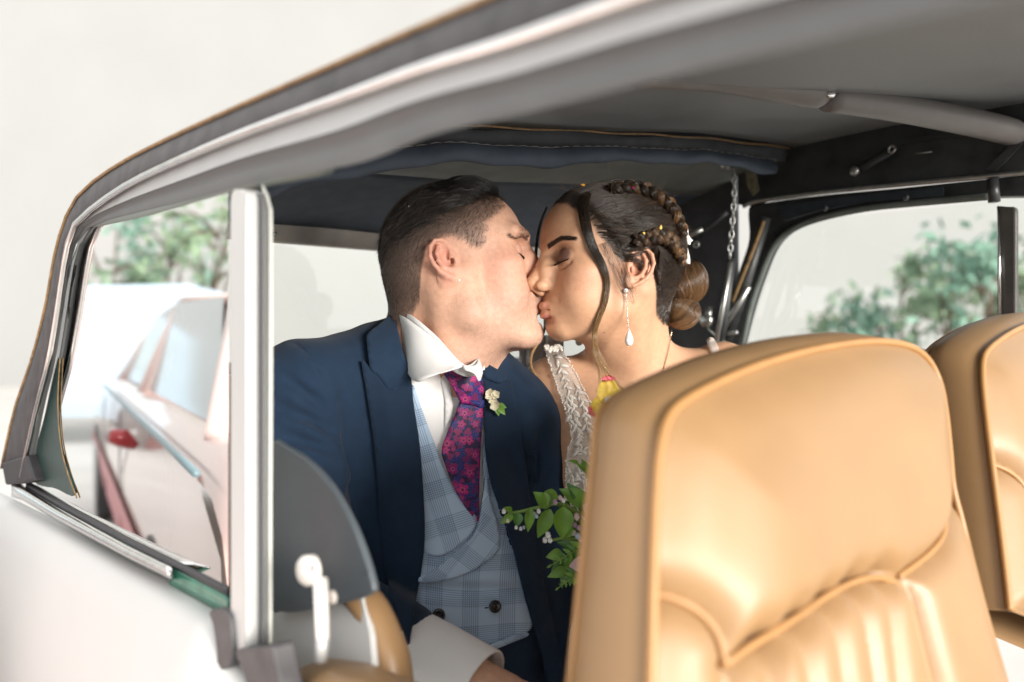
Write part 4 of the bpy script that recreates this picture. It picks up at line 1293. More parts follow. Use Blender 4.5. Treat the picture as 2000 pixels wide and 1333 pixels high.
# hair ------------------------------------------------------------
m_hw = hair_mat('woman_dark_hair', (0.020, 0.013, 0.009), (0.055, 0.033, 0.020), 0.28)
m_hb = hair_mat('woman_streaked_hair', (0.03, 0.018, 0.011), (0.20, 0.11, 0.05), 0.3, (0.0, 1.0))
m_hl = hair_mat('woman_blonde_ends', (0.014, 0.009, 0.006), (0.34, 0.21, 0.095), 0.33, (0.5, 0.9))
m_wcap = mat('woman_hair_underlayer', (0.014, 0.009, 0.007), rough=0.5, spec=0.3, noise=0.4, scale=150, bump=0.5, bscale=600)
hg = WF.sl(*[np.array(q) for q in (WH.O - 0.13, WH.O + 0.16)])
X, Y, Z = WF.pts(hg)
q = [X - WH.O[0], Y - WH.O[1], Z - WH.O[2]]
lx, ly, lz = [sum(q[j] * ax[j] for j in range(3)) / WH.s for ax in (WH.ex, WH.ey, WH.ez)]
fr = np.interp(lz, [-4, -2.5, 0.5, 2.5, 4.2, 5.6, 7.2, 9.5, 12], [-4.8, -4.0, -2.2, 1.6, 3.2, 4.2, 5.4, 6.6, 6.6])
lowc = np.interp(lx, [-11, -7.5, -5.6, -4.0, -3.0, 0.0, 2.0], [-5.5, -5.0, -4.0, -2.0, 3.4, 3.6, 2.5])
thick = 0.002 + 0.007 * sstep(4.0, -4.0, lx) * sstep(-4, 3, lz)
TF = Field([WF.ax[k][hg[k]] for k in range(3)])
TF.d = smax(WF.d[hg] - thick, np.maximum(lx - fr, lowc - lz) * 0.01, 0.006).astype(np.float32)
cv, cf = TF.nets()
HFLD = Field([WF.ax[k][hg[k]] for k in range(3)])
HFLD.d = np.minimum(WF.d[hg], TF.d)
idx = np.nonzero((whm > 0.3) & (brideL[:, 1] > -5.5))[0]
sel = RNG.choice(idx, min(16000, len(idx)), replace=True)
P = brideV[sel] + RNG.normal(0, 0.0006, (len(sel), 3))
l0 = brideL[sel]
# upper section runs to the crown braid, lower one to the braid over the ear, the rest to the bun
seam = np.interp(l0[:, 0], [-10, -4, 0, 4, 8], [8.2, 7.6, 6.8, 5.6, 5.0])
T = np.where((l0[:, 2] > seam)[:, None], WH.w(-7.5, 1.5, 9.0), np.where((l0[:, 2] > 2.2)[:, None], WH.w(-9.5, 2.5, 4.2), WH.w(-9.5, 2.0, -1.5)))
T = T + RNG.normal(0, 0.006, T.shape)
steps = 9
path = [P.copy()]
lens = RNG.uniform(0.5, 1.0, len(sel)) * np.where(l0[:, 2] > 2.2, 0.075, 0.05)
lift = RNG.uniform(0.0003, 0.0032, len(sel))
Q = P.copy()
for t in range(1, steps):
    n_ = HFLD.grad(Q)
    d = T - Q; dist = np.linalg.norm(d, axis=1)
    d = d - n_ * (d * n_).sum(1)[:, None]
    d /= np.linalg.norm(d, axis=1)[:, None] + 1e-9
    Q = Q + d * np.minimum(lens / (steps - 1), dist * 0.35)[:, None]
    Q = Q - HFLD.grad(Q) * (HFLD.sample(Q) - lift * math.sin(math.pi * min(0.9, t / steps + 0.15)))[:, None]
    path.append(Q.copy())
A = np.stack(path, 1)
A = clump(A, 900, 0.7)
wh = hair('hair', list(A), 0.00022, 0.00012, m_hw, bride)
mesh('hair_underlayer', smooth_mesh(cv, cf, 2), cf, m_wcap, wh)

def bundle(P, R, n, jit=0.25, flatn=None, taper=1.0, spread_end=1.0, tw=0.0):
    """n hairs along a guide line P (N,3), scattered within radius R (N,)"""
    P = np.asarray(P); m = len(P)
    R = np.broadcast_to(np.asarray(R, float), (m,))
    Tn = np.gradient(P, axis=0); Tn /= np.linalg.norm(Tn, axis=1)[:, None] + 1e-9
    v = np.array([0.2, -0.9, 0.3]); Ns = []
    for i in range(m):
        v = v - Tn[i] * v.dot(Tn[i]); v /= np.linalg.norm(v); Ns.append(v)
    Ns = np.array(Ns); Bs = np.cross(Tn, Ns)
    out = []
    for _ in range(n):
        r = math.sqrt(random.random()) if random.random() < 0.35 else random.uniform(0.82, 1.0); a = random.uniform(0, 2 * math.pi)
        aa = a + tw * np.linspace(0, 1, m) + np.cumsum(RNG.normal(0, 0.03, m)) * jit
        rr = R * r * np.linspace(1, spread_end * random.uniform(0.6, 1.3), m)
        e = m if taper >= 1 else max(4, int(m * random.uniform(taper, 1.0)))
        q = P + (np.cos(aa) * rr)[:, None] * Ns * (0.6 if flatn is None else flatn) + (np.sin(aa) * rr)[:, None] * Bs
        out.append(q[:e])
    return out

def hit1(F, pts, off=0.0, y0=1.0, y1=1.45):
    P, ok = F.hit(np.array(pts, float), y0, y1, off)
    good = np.nonzero(ok)[0]
    if not len(good):
        print('HIT MISS', pts[:2]); return np.array([W(q[0], q[1], 1.2) for q in pts])
    for i in range(len(P)):
        if not ok[i]:
            j = good[np.argmin(np.abs(good - i))]
            P[i] = W(pts[i][0], pts[i][1], P[j][1])
    return P

def plait(guide, F, wid, n_cyc, n_hair, parent, mats, name='braid'):
    G = spline(hit1(F, guide, 0.004), 80)
    Tn = np.gradient(G, axis=0); Tn /= np.linalg.norm(Tn, axis=1)[:, None]
    Nn = F.grad(G, 0.008); Nn -= Tn * (Nn * Tn).sum(1)[:, None]; Nn /= np.linalg.norm(Nn, axis=1)[:, None]
    Bn = np.cross(Tn, Nn)
    t = np.linspace(0, 1, 80)
    env = wid * (0.75 + 0.35 * np.sin(math.pi * np.clip(t * 0.9 + 0.1, 0, 1)))
    first = None
    for k in range(3):
        ph = 2 * math.pi * (n_cyc * t + k / 3)
        C_ = G + Bn * (np.sin(ph) * env * 0.62)[:, None] + Nn * (np.sin(2 * ph) * env * 0.30 + 0.002)[:, None]
        core = tube_geo(C_, env * 0.40, 8)
        if first is None:
            first = mesh(name, core[0], core[1], m_wcap, parent)
            holder = first
        else:
            mesh('plait_strand', core[0], core[1], m_wcap, first)
        hair('plait_hair', bundle(C_, env * 0.47, n_hair, 0.5, 1.0, tw=1.2), 0.00017, 0.00015, mats[k % len(mats)], holder)

plait([(1195, 372), (1232, 368), (1262, 374), (1290, 388), (1312, 410), (1326, 438), (1334, 462)], HFLD, 0.0098, 3.6, 240, bride, [m_hw, m_hb, m_hw])
plait([(1238, 470), (1262, 466), (1284, 462), (1304, 468), (1320, 486), (1332, 512)], HFLD, 0.0092, 3.2, 210, bride, [m_hb, m_hw, m_hb])
# low bun of two rolled loops
def roll(name, c, rx, ry, rz, ax, n, mt, parent):
    """strands run over a rounded lobe like meridians"""
    ax = np.asarray(ax, float); ax /= np.linalg.norm(ax)
    s1 = np.cross(ax, [0.1, -1, 0.05]); s1 /= np.linalg.norm(s1); s2 = np.cross(ax, s1)
    core = []
    for i in range(18):
        th = math.pi * i / 17
        for j in range(24):
            ph = 2 * math.pi * j / 24
            core.append(c + ax * math.cos(th) * rz * 0.97 + (s1 * math.cos(ph) * rx + s2 * math.sin(ph) * ry) * math.sin(th) * 0.97)
    F = [(i * 24 + j, i * 24 + (j + 1) % 24, (i + 1) * 24 + (j + 1) % 24, (i + 1) * 24 + j) for i in range(17) for j in range(24)]
    o = mesh(name, core, F, m_wcap, parent)
    st = []
    for _ in range(n):
        ph = random.uniform(0, 2 * math.pi); dph = random.gauss(0, 0.12); k = random.uniform(0.97, 1.035) + (0.03 if random.random() < 0.03 else 0)
        th = np.linspace(0.16, math.pi - 0.12, 14)
        pp = ph + dph * th + 0.55 * th + 0.05 * np.sin(5 * th + ph * 3)
        gro = 1 + 0.018 * np.sin(ph * 9)
        st.append(c + ax * np.cos(th)[:, None] * rz * k + (s1 * np.cos(pp)[:, None] * rx + s2 * np.sin(pp)[:, None] * ry) * np.sin(th)[:, None] * k * gro)
    hair('bun_hair', st, 0.00018, 0.00015, mt, o)
    return o
roll('hair_bun', W(1341, 553, 1.262), 0.030, 0.032, 0.034, (0.25, 0, 1), 2600, m_hb, bride)
roll('hair_bun_roll', W(1333, 610, 1.258), 0.0245, 0.026, 0.026, (1, 0.1, 0.35), 1500, m_hb, bride)
# loose lock framing the face, dark at the root and blonde at the end
lk = [(1150, 378), (1140, 405), (1146, 448), (1160, 488), (1178, 522), (1186, 556), (1181, 592), (1168, 626)]
G1 = hit1(HFLD, lk, 0.004)
G2 = np.array([W(1161, 655, 1.135), W(1164, 688, 1.13), W(1178, 722, 1.135), W(1181, 758, 1.14), W(1168, 792, 1.145)])
G = spline(np.vstack([G1, G2]), 40)
rad = np.interp(np.linspace(0, 1, 40), [0, 0.08, 0.25, 0.45, 0.7, 0.8, 1], [0.004, 0.0075, 0.0055, 0.0030, 0.0026, 0.005, 0.010])
hair('loose_lock', bundle(G, rad, 300, 6.0, 0.8, 0.6, 1.6), 0.00016, 0.00006, m_hl, bride)
gw = spline(np.vstack([hit1(HFLD, [(1190, 470), (1205, 510), (1218, 545), (1232, 575)], 0.003), W(1240, 600, 1.15)[None], W(1250, 628, 1.16)[None]]), 24)
hair('loose_lock', bundle(gw, np.linspace(0.012, 0.004, 24), 70, 2.5, 0.5, 0.5, 1.5), 0.00012, 0.00005, m_hw, bride)
# lock on the far side of her face
Gf = spline([W(1068, 405, 1.205), W(1057, 432, 1.21), W(1049, 470, 1.215), W(1047, 520, 1.215), W(1056, 560, 1.21), W(1064, 640, 1.20), W(1040, 690, 1.17), W(1042, 725, 1.155), W(1073, 750, 1.15)], 40)
hair('loose_lock', bundle(Gf, np.interp(np.linspace(0, 1, 40), [0, .3, .6, 1], [0.0015, 0.0022, 0.0018, 0.001]), 60, 1.2, 0.6, 0.8), 0.00014, 0.00006, m_hl, bride)
# flyaway hairs
fl = []
for _ in range(420):
    i = RNG.choice(idx)
    if brideL[i, 2] < 3.5: continue
    p = brideV[i]; n_ = WF.grad(p[None])[0]
    d = n_ * random.uniform(0.5, 1) - WH.ex * random.uniform(-0.8, 1.0) + RNG.normal(0, 0.3, 3); d /= np.linalg.norm(d)
    c = RNG.normal(0, 0.5, 3); ln = random.uniform(0.012, 0.034)
    t = np.linspace(0, 1, 7)[:, None]
    fl.append(p + d * ln * t + c * ln * t * t * 0.5)
hair('flyaway_hair', fl, 0.00012, 0.00005, m_hb, bride)
# ================================================================ the man's clothes
navy = mat('navy_wool', (0.011, 0.026, 0.054), rough=0.85, spec=0.2, sheen=0.06, noise=0.12, scale=60, bump=0.35, bscale=1600)
navy_l = mat('navy_wool_lapel', (0.0095, 0.022, 0.046), rough=0.85, spec=0.2, sheen=0.06, noise=0.1, scale=60, bump=0.35, bscale=1600)
white_c = mat('white_cotton', (0.78, 0.78, 0.78), rough=0.8, spec=0.25, noise=0.02, scale=20, bump=0.15, bscale=1200)

def check_mat():
    """pale blue glen check woven on the cloth's own UV, in metres"""
    m = bpy.data.materials.new('glen_check_wool'); m.use_nodes = True
    t = m.node_tree; b = t.nodes['Principled BSDF']; N = t.nodes.new; Lk = t.links.new
    uv = N('ShaderNodeUVMap'); uv.uv_map = 'UVMap'
    sx = N('ShaderNodeSeparateXYZ'); Lk(uv.outputs[0], sx.inputs[0])
    def math_(op, a, b_=None, c=None):
        n = N('ShaderNodeMath'); n.operation = op
        for i, v in enumerate((a, b_, c)):
            if v is None: continue
            if hasattr(v, 'is_linked'): Lk(v, n.inputs[i])
            else: n.inputs[i].default_value = v
        return n.outputs[0]
    PER = 0.046
    def thread(co):
        """1 = dark thread: fine pinstripe everywhere, bold in part of the repeat"""
        f = math_('FRACT', math_('DIVIDE', co, PER))
        zone = math_('LESS_THAN', f, 0.5)
        bold = math_('GREATER_THAN', math_('SINE', math_('MULTIPLY', co, 2 * math.pi / 0.0027)), 0.05)
        fine = math_('GREATER_THAN', math_('SINE', math_('MULTIPLY', co, 2 * math.pi / 0.0014)), 0.55)
        return zone, bold, fine
    zx, bx, fx = thread(sx.outputs[0]); zy, by, fy = thread(sx.outputs[1])
    # dark where a bold warp or weft shows; in the crossing they make the houndstooth-like grid
    vx = math_('MULTIPLY', zx, bx); vy = math_('MULTIPLY', zy, by)
    both = math_('MULTIPLY', zx, zy)
    mx_ = math_('MAXIMUM', vx, vy)
    grid = math_('MULTIPLY', both, math_('SUBTRACT', math_('ADD', vx, vy), math_('MULTIPLY', math_('MULTIPLY', vx, vy), 1.0)))
    lines = math_('ADD', math_('MULTIPLY', mx_, 0.42), math_('MULTIPLY', math_('MULTIPLY', fx, fy), 0.12))
    amt = math_('MINIMUM', math_('ADD', lines, math_('MULTIPLY', grid, 0.12)), 1.0)
    mix = N('ShaderNodeMix'); mix.data_type = 'RGBA'
    mix.inputs[6].default_value = (0.42, 0.55, 0.71, 1); mix.inputs[7].default_value = (0.05, 0.09, 0.19, 1)
    Lk(amt, mix.inputs[0]); Lk(mix.outputs[2], b.inputs['Base Color'])
    b.inputs['Roughness'].default_value = 0.85; b.inputs['Sheen Weight'].default_value = 0.2; b.inputs['Specular IOR Level'].default_value = 0.2
    n2 = N('ShaderNodeTexNoise'); n2.inputs['Scale'].default_value = 1500
    tc = N('ShaderNodeTexCoord'); Lk(tc.outputs['Object'], n2.inputs['Vector'])
    bp = N('ShaderNodeBump'); bp.inputs['Strength'].default_value = 0.25; bp.inputs['Distance'].default_value = 0.001
    Lk(n2.outputs[0], bp.inputs['Height']); Lk(bp.outputs[0], b.inputs['Normal'])
    return m
check = check_mat()

def tie_mat():
    """woven flowers: five petals round the centre of each cell, on dark blue"""
    m = bpy.data.materials.new('floral_silk'); m.use_nodes = True
    t = m.node_tree; b = t.nodes['Principled BSDF']; N = t.nodes.new; Lk = t.links.new
    uv = N('ShaderNodeUVMap'); uv.uv_map = 'UVMap'
    def math_(op, a, b_=None):
        n = N('ShaderNodeMath'); n.operation = op
        for i, v in enumerate((a, b_)):
            if v is None: continue
            if hasattr(v, 'is_linked'): Lk(v, n.inputs[i])
            else: n.inputs[i].default_value = v
        return n.outputs[0]
    def flowers(scale, off, petals, size):
        mp = N('ShaderNodeMapping'); mp.inputs[1].default_value = (off, off * 1.7, 0); Lk(uv.outputs[0], mp.inputs[0])
        v = N('ShaderNodeTexVoronoi'); v.inputs['Scale'].default_value = scale; v.inputs['Randomness'].default_value = 0.75
        v.voronoi_dimensions = '2D'
        Lk(mp.outputs[0], v.inputs['Vector'])
        sc = N('ShaderNodeVectorMath'); sc.operation = 'SCALE'; sc.inputs['Scale'].default_value = 1.0
        Lk(mp.outputs[0], sc.inputs[0])
        df = N('ShaderNodeVectorMath'); df.operation = 'SUBTRACT'
        Lk(sc.outputs[0], df.inputs[0]); Lk(v.outputs['Position'], df.inputs[1])
        sp = N('ShaderNodeSeparateXYZ'); Lk(df.outputs[0], sp.inputs[0])
        ang = math_('ARCTAN2', sp.outputs[1], sp.outputs[0])
        spc = N('ShaderNodeSeparateColor'); Lk(v.outputs['Color'], spc.inputs[0])
        ang2 = math_('ADD', ang, math_('MULTIPLY', spc.outputs[0], 6.28))
        pet = math_('ADD', 0.62, math_('MULTIPLY', math_('ABSOLUTE', math_('COSINE', math_('MULTIPLY', ang2, petals / 2))), 0.5))
        rad = math_('MULTIPLY', math_('MULTIPLY', pet, size), math_('ADD', 0.55, math_('MULTIPLY', spc.outputs[1], 0.6)))
        r = math_('DIVIDE', v.outputs['Distance'], rad)
        return math_('LESS_THAN', r, 1.0), r, spc
    f1, r1, c1 = flowers(58, 0.13, 5, 0.36)
    f2, r2, c2 = flowers(95, 0.57, 3, 0.42)
    ns = N('ShaderNodeTexNoise'); ns.inputs['Scale'].default_value = 900; Lk(uv.outputs[0], ns.inputs['Vector'])
    speck = math_('GREATER_THAN', ns.outputs[0], 0.53)
    n3 = N('ShaderNodeTexNoise'); n3.inputs['Scale'].default_value = 55; Lk(uv.outputs[0], n3.inputs['Vector'])
    bm = math_('MULTIPLY', speck, math_('GREATER_THAN', n3.outputs[0], 0.48))
    def mixc(f, a, b_):
        x = N('ShaderNodeMix'); x.data_type = 'RGBA'; Lk(f, x.inputs[0])
        for i, v in ((6, a), (7, b_)):
            if isinstance(v, tuple): x.inputs[i].default_value = (*v, 1)
            else: Lk(v, x.inputs[i])
        return x.outputs[2]
    bgc = mixc(bm, (0.022, 0.008, 0.05), (0.03, 0.06, 0.34))
    small = mixc(f2, bgc, mixc(c2.outputs[2], (0.10, 0.008, 0.08), (0.24, 0.02, 0.11)))
    pet = mixc(c1.outputs[2], (0.42, 0.022, 0.15), (0.17, 0.006, 0.12))
    cen = mixc(math_('LESS_THAN', r1, 0.30), pet, (0.12, 0.01, 0.06))
    ring = mixc(math_('MULTIPLY', math_('GREATER_THAN', r1, 0.30), math_('LESS_THAN', r1, 0.42)), cen, (0.5, 0.11, 0.24))
    big = mixc(f1, small, ring)
    Lk(big, b.inputs['Base Color'])
    b.inputs['Roughness'].default_value = 0.5; b.inputs['Specular IOR Level'].default_value = 0.3
    wv = N('ShaderNodeTexWave'); wv.inputs['Scale'].default_value = 600; wv.inputs['Distortion'].default_value = 0.5
    Lk(uv.outputs[0], wv.inputs['Vector'])
    bp = N('ShaderNodeBump'); bp.inputs['Strength'].default_value = 0.12; bp.inputs['Distance'].default_value = 0.0006
    Lk(wv.outputs[0], bp.inputs['Height']); Lk(bp.outputs[0], b.inputs['Normal'])
    return m
silk = tie_mat()

# the torso alone, for the cloth to lie on
DF = Field([np.arange(-0.40, 0.14, 0.0045), np.arange(0.92, 1.42, 0.0045), np.arange(0.62, 1.26, 0.0045)])
DF.cap(MH.w(-3.0, 0, -0.5), nb + [-0.02, 0.02, -0.02], 0.056, 0.062, 0.03)
DF.cap(MH.w(1.5, 0, -6.5), nb + [0.01, -0.01, -0.02], 0.042, 0.05, 0.035)
DF.ell(chest, (0.185, 0.105, 0.24), TA, 0.02)
DF.ell(W(880, 1215, 1.165), (0.155, 0.115, 0.19), TA, 0.06)
DF.cap(sR, nb + [-0.03, 0.02, 0.0], 0.05, 0.058, 0.05)
DF.cap(sL, nb + [0.02, 0.03, -0.01], 0.05, 0.055, 0.05)
# jacket shell: the torso let out by the cloth, with sleeves
JF = Field([np.arange(-0.44, 0.16, 0.0036), np.arange(0.88, 1.42, 0.004), np.arange(0.66, 1.22, 0.0036)], 0.03)
jc = 0.013
JF.ell(chest, np.array((0.185, 0.105, 0.24)) + jc, TA)
JF.ell(W(880, 1230, 1.17), np.array((0.165, 0.115, 0.22)) + jc, TA, 0.06)
JF.cap(sR + [0.0, 0, 0.004], nb + [-0.035, 0.025, 0.012], 0.05 + jc, 0.048 + jc, 0.04)
JF.cap(sL + [0, 0, 0.008], nb + [0.02, 0.035, -0.01], 0.05 + jc, 0.048 + jc, 0.04)
JF.chain([sR + [-0.004, -0.004, -0.002], lerp(sR, eR, 0.5), eR], (0.066, 0.062, 0.056), 0.02)
JF.cap(eR, lerp(eR, wR, 0.60), 0.056, 0.048, 0.02)
JF.chain([sL + [0.004, 0, -0.004], lerp(sL, eL, 0.5), eL], (0.062, 0.058, 0.052), 0.02)
JF.cap(eL, W(1075, 1400, 1.10), 0.052, 0.042, 0.02)
# neck hole and cloth folds
JF.cap(nb + [0, 0, 0.0], MH.w(-2, 0, -4), 0.06, 0.066, 0.012, True)
for a, b_, r in (((545, 792), (655, 842), 0.006), ((552, 850), (655, 880), 0.005), ((560, 905), (655, 905), 0.006), ((548, 730), (640, 800), 0.004), ((590, 985), (655, 960), 0.006),
                 ((672, 780), (690, 900), 0.004), ((676, 860), (700, 1050), 0.005), ((690, 960), (740, 1180), 0.006), ((1060, 850), (1040, 930), 0.005), ((1072, 930), (1050, 1010), 0.005), ((1070, 1020), (1095, 1090), 0.006)):
    Pp, ok = JF.hit([a, b_], 0.9, 1.4)
    if ok.all(): JF.cap(Pp[0] + [0, -0.002, 0], Pp[1] + [0, -0.002, 0], r, r * 0.7, 0.014, True)
# armhole seam
Ps = hit1(JF, [(572, 668), (610, 700), (640, 745), (655, 800), (661, 860), (660, 920)], 0, 0.9, 1.4)
JF.chain(Ps, 0.0016, 0.004, True)
V, Fc = JF.nets()
V = smooth_mesh(V, Fc, 2, 0.5)
V += JF.grad(V) * (0.0012 * np.sin(V[:, 0] * 95 + V[:, 2] * 40) * np.sin(V[:, 2] * 70 + V[:, 0] * 30))[:, None]
px = proj(V)
opening = spline([(772, 640), (790, 700), (800, 760), (812, 860), (820, 1000), (815, 1100), (800, 1180), (790, 1290), (800, 1360), (1078, 1360), (1062, 1280), (1036, 1200), (1012, 1110), (985, 1030), (962, 950), (950, 850), (945, 760), (940, 715), (900, 690), (840, 650)], 120, True)
N = JF.grad(V)
front = (N * (V - np.array([0, 0, CZ]))).sum(1) < 0.02
kill = inside(px, opening) & front & (V[:, 1] < 1.22)
_ab = wR - eR; _t = np.clip(((V - eR) @ _ab) / (_ab @ _ab), 0, 1)
kill &= np.linalg.norm(V - eR - _t[:, None] * _ab, axis=1) > 0.066
keep = ~kill[Fc].any(1)
Fk = Fc[keep]
used = np.unique(Fk); remap = -np.ones(len(V), int); remap[used] = np.arange(len(used))
jacket = mesh('suit_jacket', V[used], remap[Fk], navy, man)
solid(jacket, 0.0025)

def drape(name, poly, F, off, mat_, parent, step=7, thick=0.002, n=110, y0=0.86, y1=1.36, fold=None, uvrot=0.0, smoothed=True, closed_pts=True, relax=2, uvs=None):
    """cloth cut to an outline and laid over the body underneath"""
    poly = spline(poly, n, True) if smoothed else np.asarray(poly, float)
    V2, T3 = cdt(poly, step)
    P, ok = F.hit(V2, y0, y1, 0.004)
    good = np.nonzero(ok)[0]
    if len(good) < 3: print('DRAPE MISS', name); return None
    for i in np.nonzero(~ok)[0]:
        j = good[np.argmin(((V2[good] - V2[i]) ** 2).sum(1))]
        P[i] = W(V2[i][0], V2[i][1], P[j][1])
    o_ = off(V2) if callable(off) else np.full(len(V2), off)
    if fold is not None: o_ = o_ + fold(V2[:, 0], V2[:, 1])
    # move along the line of sight towards the camera by the layer's height
    D = P - np.array([0, 0, CZ]); Yd = D[:, 1] - o_
    # relax the depth so the cloth spans hollows
    nb_ = [set() for _ in range(len(V2))]
    for f in T3:
        for a in f:
            for b2 in f:
                if a != b2: nb_[a].add(b2)
    for _ in range(relax):
        Yd = np.array([0.5 * Yd[i] + 0.5 * np.mean(Yd[list(s_)]) if s_ else Yd[i] for i, s_ in enumerate(nb_)])
    P = np.array([0, 0, CZ]) + D / D[:, 1:2] * Yd[:, None]
    o = mesh(name, P, T3, mat_, parent)
    me = o.data
    if sum((Vector((0, 0, CZ)) - p.center).dot(p.normal) for p in me.polygons) < 0: me.flip_normals()
    u = me.uv_layers.new(name='UVMap')
    c_, s_ = math.cos(uvrot), math.sin(uvrot)
    sc = 1.07 / FPX
    UV = uvs(V2) if uvs else np.stack([(c_ * V2[:, 0] - s_ * V2[:, 1]) * sc, (s_ * V2[:, 0] + c_ * V2[:, 1]) * sc], -1)
    li = np.zeros(len(me.loops), dtype=np.int32); me.loops.foreach_get('vertex_index', li)
    u.data.foreach_set('uv', UV[li].astype(np.float32).ravel())
    solid(o, thick)
    return o

# shirt, waistcoat, tie and lapels lie over one another
shirt = drape('shirt', [(800, 715), (850, 690), (905, 700), (940, 700), (948, 760), (945, 1000), (930, 1030), (880, 980), (840, 880), (812, 800)], DF, 0.004, white_c, man, step=9,
              fold=lambda X, Y: 0.0022 * np.sin((X * 0.9 + Y * 0.25) * 0.05) + 0.0015 * np.sin(Y * 0.06))
pl = drape('shirt_placket', [(862, 740), (878, 742), (884, 800), (880, 860), (874, 945), (866, 925), (868, 850), (870, 790)], DF, 0.0062, white_c, shirt, step=8, thick=0.001)
wfold = lambda X, Y: (0.0035 * np.exp(-((Y - 1128 - 0.05 * (X - 900)) / 16) ** 2) - 0.006 * np.exp(-((Y - 1150) / 9) ** 2) + 0.0025 * np.sin((X - Y * 0.35) * 0.035) * sstep(950, 1050, Y)
                       + 0.003 * np.sin(X * 0.024 + Y * 0.011))
wuv = lambda V2: np.stack([(V2[:, 0] + 0.10 * (V2[:, 1] - 900) + 7 * np.sin(V2[:, 1] * 0.013)) * 1.07 / FPX, (V2[:, 1] - 0.02 * (V2[:, 0] - 900) + 6 * np.sin(V2[:, 0] * 0.02 + V2[:, 1] * .01)) * 1.07 / FPX], -1)
waist = drape('waistcoat', [(803, 748), (822, 795), (846, 862), (872, 930), (905, 985), (935, 1013), (945, 990), (943, 880), (950, 850), (975, 960), (1000, 1050), (1030, 1120), (1040, 1215), (1022, 1238), (960, 1262), (912, 1284), (850, 1290), (790, 1300), (786, 1200), (800, 1100), (800, 900), (800, 800)],
              DF, 0.011, check, man, step=6, n=220, fold=wfold, uvs=wuv)
wuv2 = lambda V2: np.stack([(0.8 * V2[:, 0] + 0.62 * V2[:, 1]) * 1.07 / FPX, (-0.62 * V2[:, 0] + 0.8 * V2[:, 1]) * 1.07 / FPX], -1)
drape('waistcoat_lapel', [(937, 1010), (945, 960), (950, 930), (958, 975), (975, 1040), (972, 1075), (940, 1105), (890, 1128), (845, 1140), (818, 1138), (822, 1126), (850, 1112), (890, 1080), (925, 1045)], DF, 0.0165, check, waist, step=6, fold=wfold, uvs=wuv2)
wuv3 = lambda V2: np.stack([(0.95 * V2[:, 0] - 0.3 * V2[:, 1]) * 1.07 / FPX, (0.3 * V2[:, 0] + 0.95 * V2[:, 1]) * 1.07 / FPX], -1)
drape('waistcoat_lapel', [(806, 752), (824, 800), (848, 865), (874, 932), (906, 986), (930, 1010), (922, 1040), (880, 1078), (845, 1085), (822, 1060), (815, 960), (808, 850)], DF, 0.0145, check, waist, step=6, fold=wfold, uvs=wuv3)
drape('waistcoat_hem', [(915, 1278), (960, 1260), (1020, 1236), (1032, 1242), (1000, 1256), (950, 1276), (918, 1290)], DF, 0.015, check, waist, step=6, uvs=wuv2, thick=0.003)
black_b = mat('black_horn', (0.008, 0.008, 0.010), rough=0.25, spec=0.6)
for bx_, by_ in ((857, 1202), (967, 1185)):
    P = hit1(DF, [(bx_, by_)], 0.022, 0.86, 1.36)[0]
    n_ = DF.grad(P[None], 0.02)[0]
    s1 = np.cross(n_, UP); s1 /= np.linalg.norm(s1); s2 = np.cross(n_, s1)
    rings = []
    for r_, h_ in ((0.0, 0.0012), (0.0035, 0.001), (0.005, 0.0024), (0.0068, 0.0026), (0.0078, 0.0014), (0.0078, -0.0012), (0.0, -0.0012)):
        rings.append([P + n_ * h_ + (s1 * math.cos(a) + s2 * math.sin(a)) * max(r_, 1e-5) for a in np.linspace(0, 2 * math.pi, 21)])
    loft('button', rings, black_b, waist)
    th_ = [P + s1 * (-0.009 - 0.001 * k) * -1 + n_ * 0.0004 for k in range(6)]
    tube('buttonhole', th_, 0.0008, navy_l, waist, 6)
# tie
tuv = lambda V2: np.stack([(V2[:, 0] * 0.95 + V2[:, 1] * 0.12) * 1.05 / FPX, (V2[:, 1] * 0.95 - V2[:, 0] * 0.1) * 1.05 / FPX], -1)
blade = drape('tie', [(904, 776), (928, 780), (943, 790), (941, 840), (938, 900), (936, 960), (935, 1016), (926, 1012), (905, 985), (884, 945), (868, 905), (863, 880), (874, 845), (890, 808)], DF,
              lambda V2: 0.0165 + 0.004 * np.cos((V2[:, 0] - 905) / 40.0), silk, man, step=6, thick=0.003, uvs=tuv)
drape('knot', [(866, 727), (885, 720), (910, 721), (930, 728), (942, 742), (946, 770), (944, 796), (925, 792), (902, 788), (893, 775), (880, 750)], DF,
      lambda V2: 0.021 + 0.008 * np.exp(-(((V2[:, 0] - 916) / 26) ** 2 + ((V2[:, 1] - 755) / 32) ** 2)), silk, blade, step=5, thick=0.006,
      uvs=lambda V2: np.stack([(V2[:, 0] * 0.7 + V2[:, 1] * 0.7) * 1.05 / FPX + .3, (V2[:, 1] * 0.7 - V2[:, 0] * 0.7) * 1.05 / FPX], -1))
# collar: a standing band and two leaves turned down over it
def sheet(name, rows, mat_, parent, thick=0.0015, n=30):
    """cloth through a few hand-placed rows of points"""
    R = [spline(np.array(r), n) for r in rows]
    R = np.array(R)
    m_ = 3 * len(rows)
    R2 = np.stack([spline(R[:, j], m_) for j in range(n)], 1)
    return loft(name, list(R2), mat_, parent, thick, 0.0)
colr = sheet('shirt_collar', [
    [W(766, 613, 1.175), W(790, 620, 1.128), W(838, 654, 1.096), W(880, 691, 1.078), W(906, 713, 1.070)],
    [W(776, 640, 1.165), W(800, 656, 1.112), W(846, 690, 1.078), W(880, 711, 1.064), W(899, 718, 1.060)],
    [W(788, 690, 1.13), W(803, 712, 1.09), W(835, 725, 1.060), W(862, 726, 1.050), W(885, 722, 1.050)],
    [W(796, 728, 1.10), W(806, 742, 1.078), W(818, 746, 1.058), W(836, 738, 1.050), W(868, 727, 1.047)]], white_c, man, 0.0012)
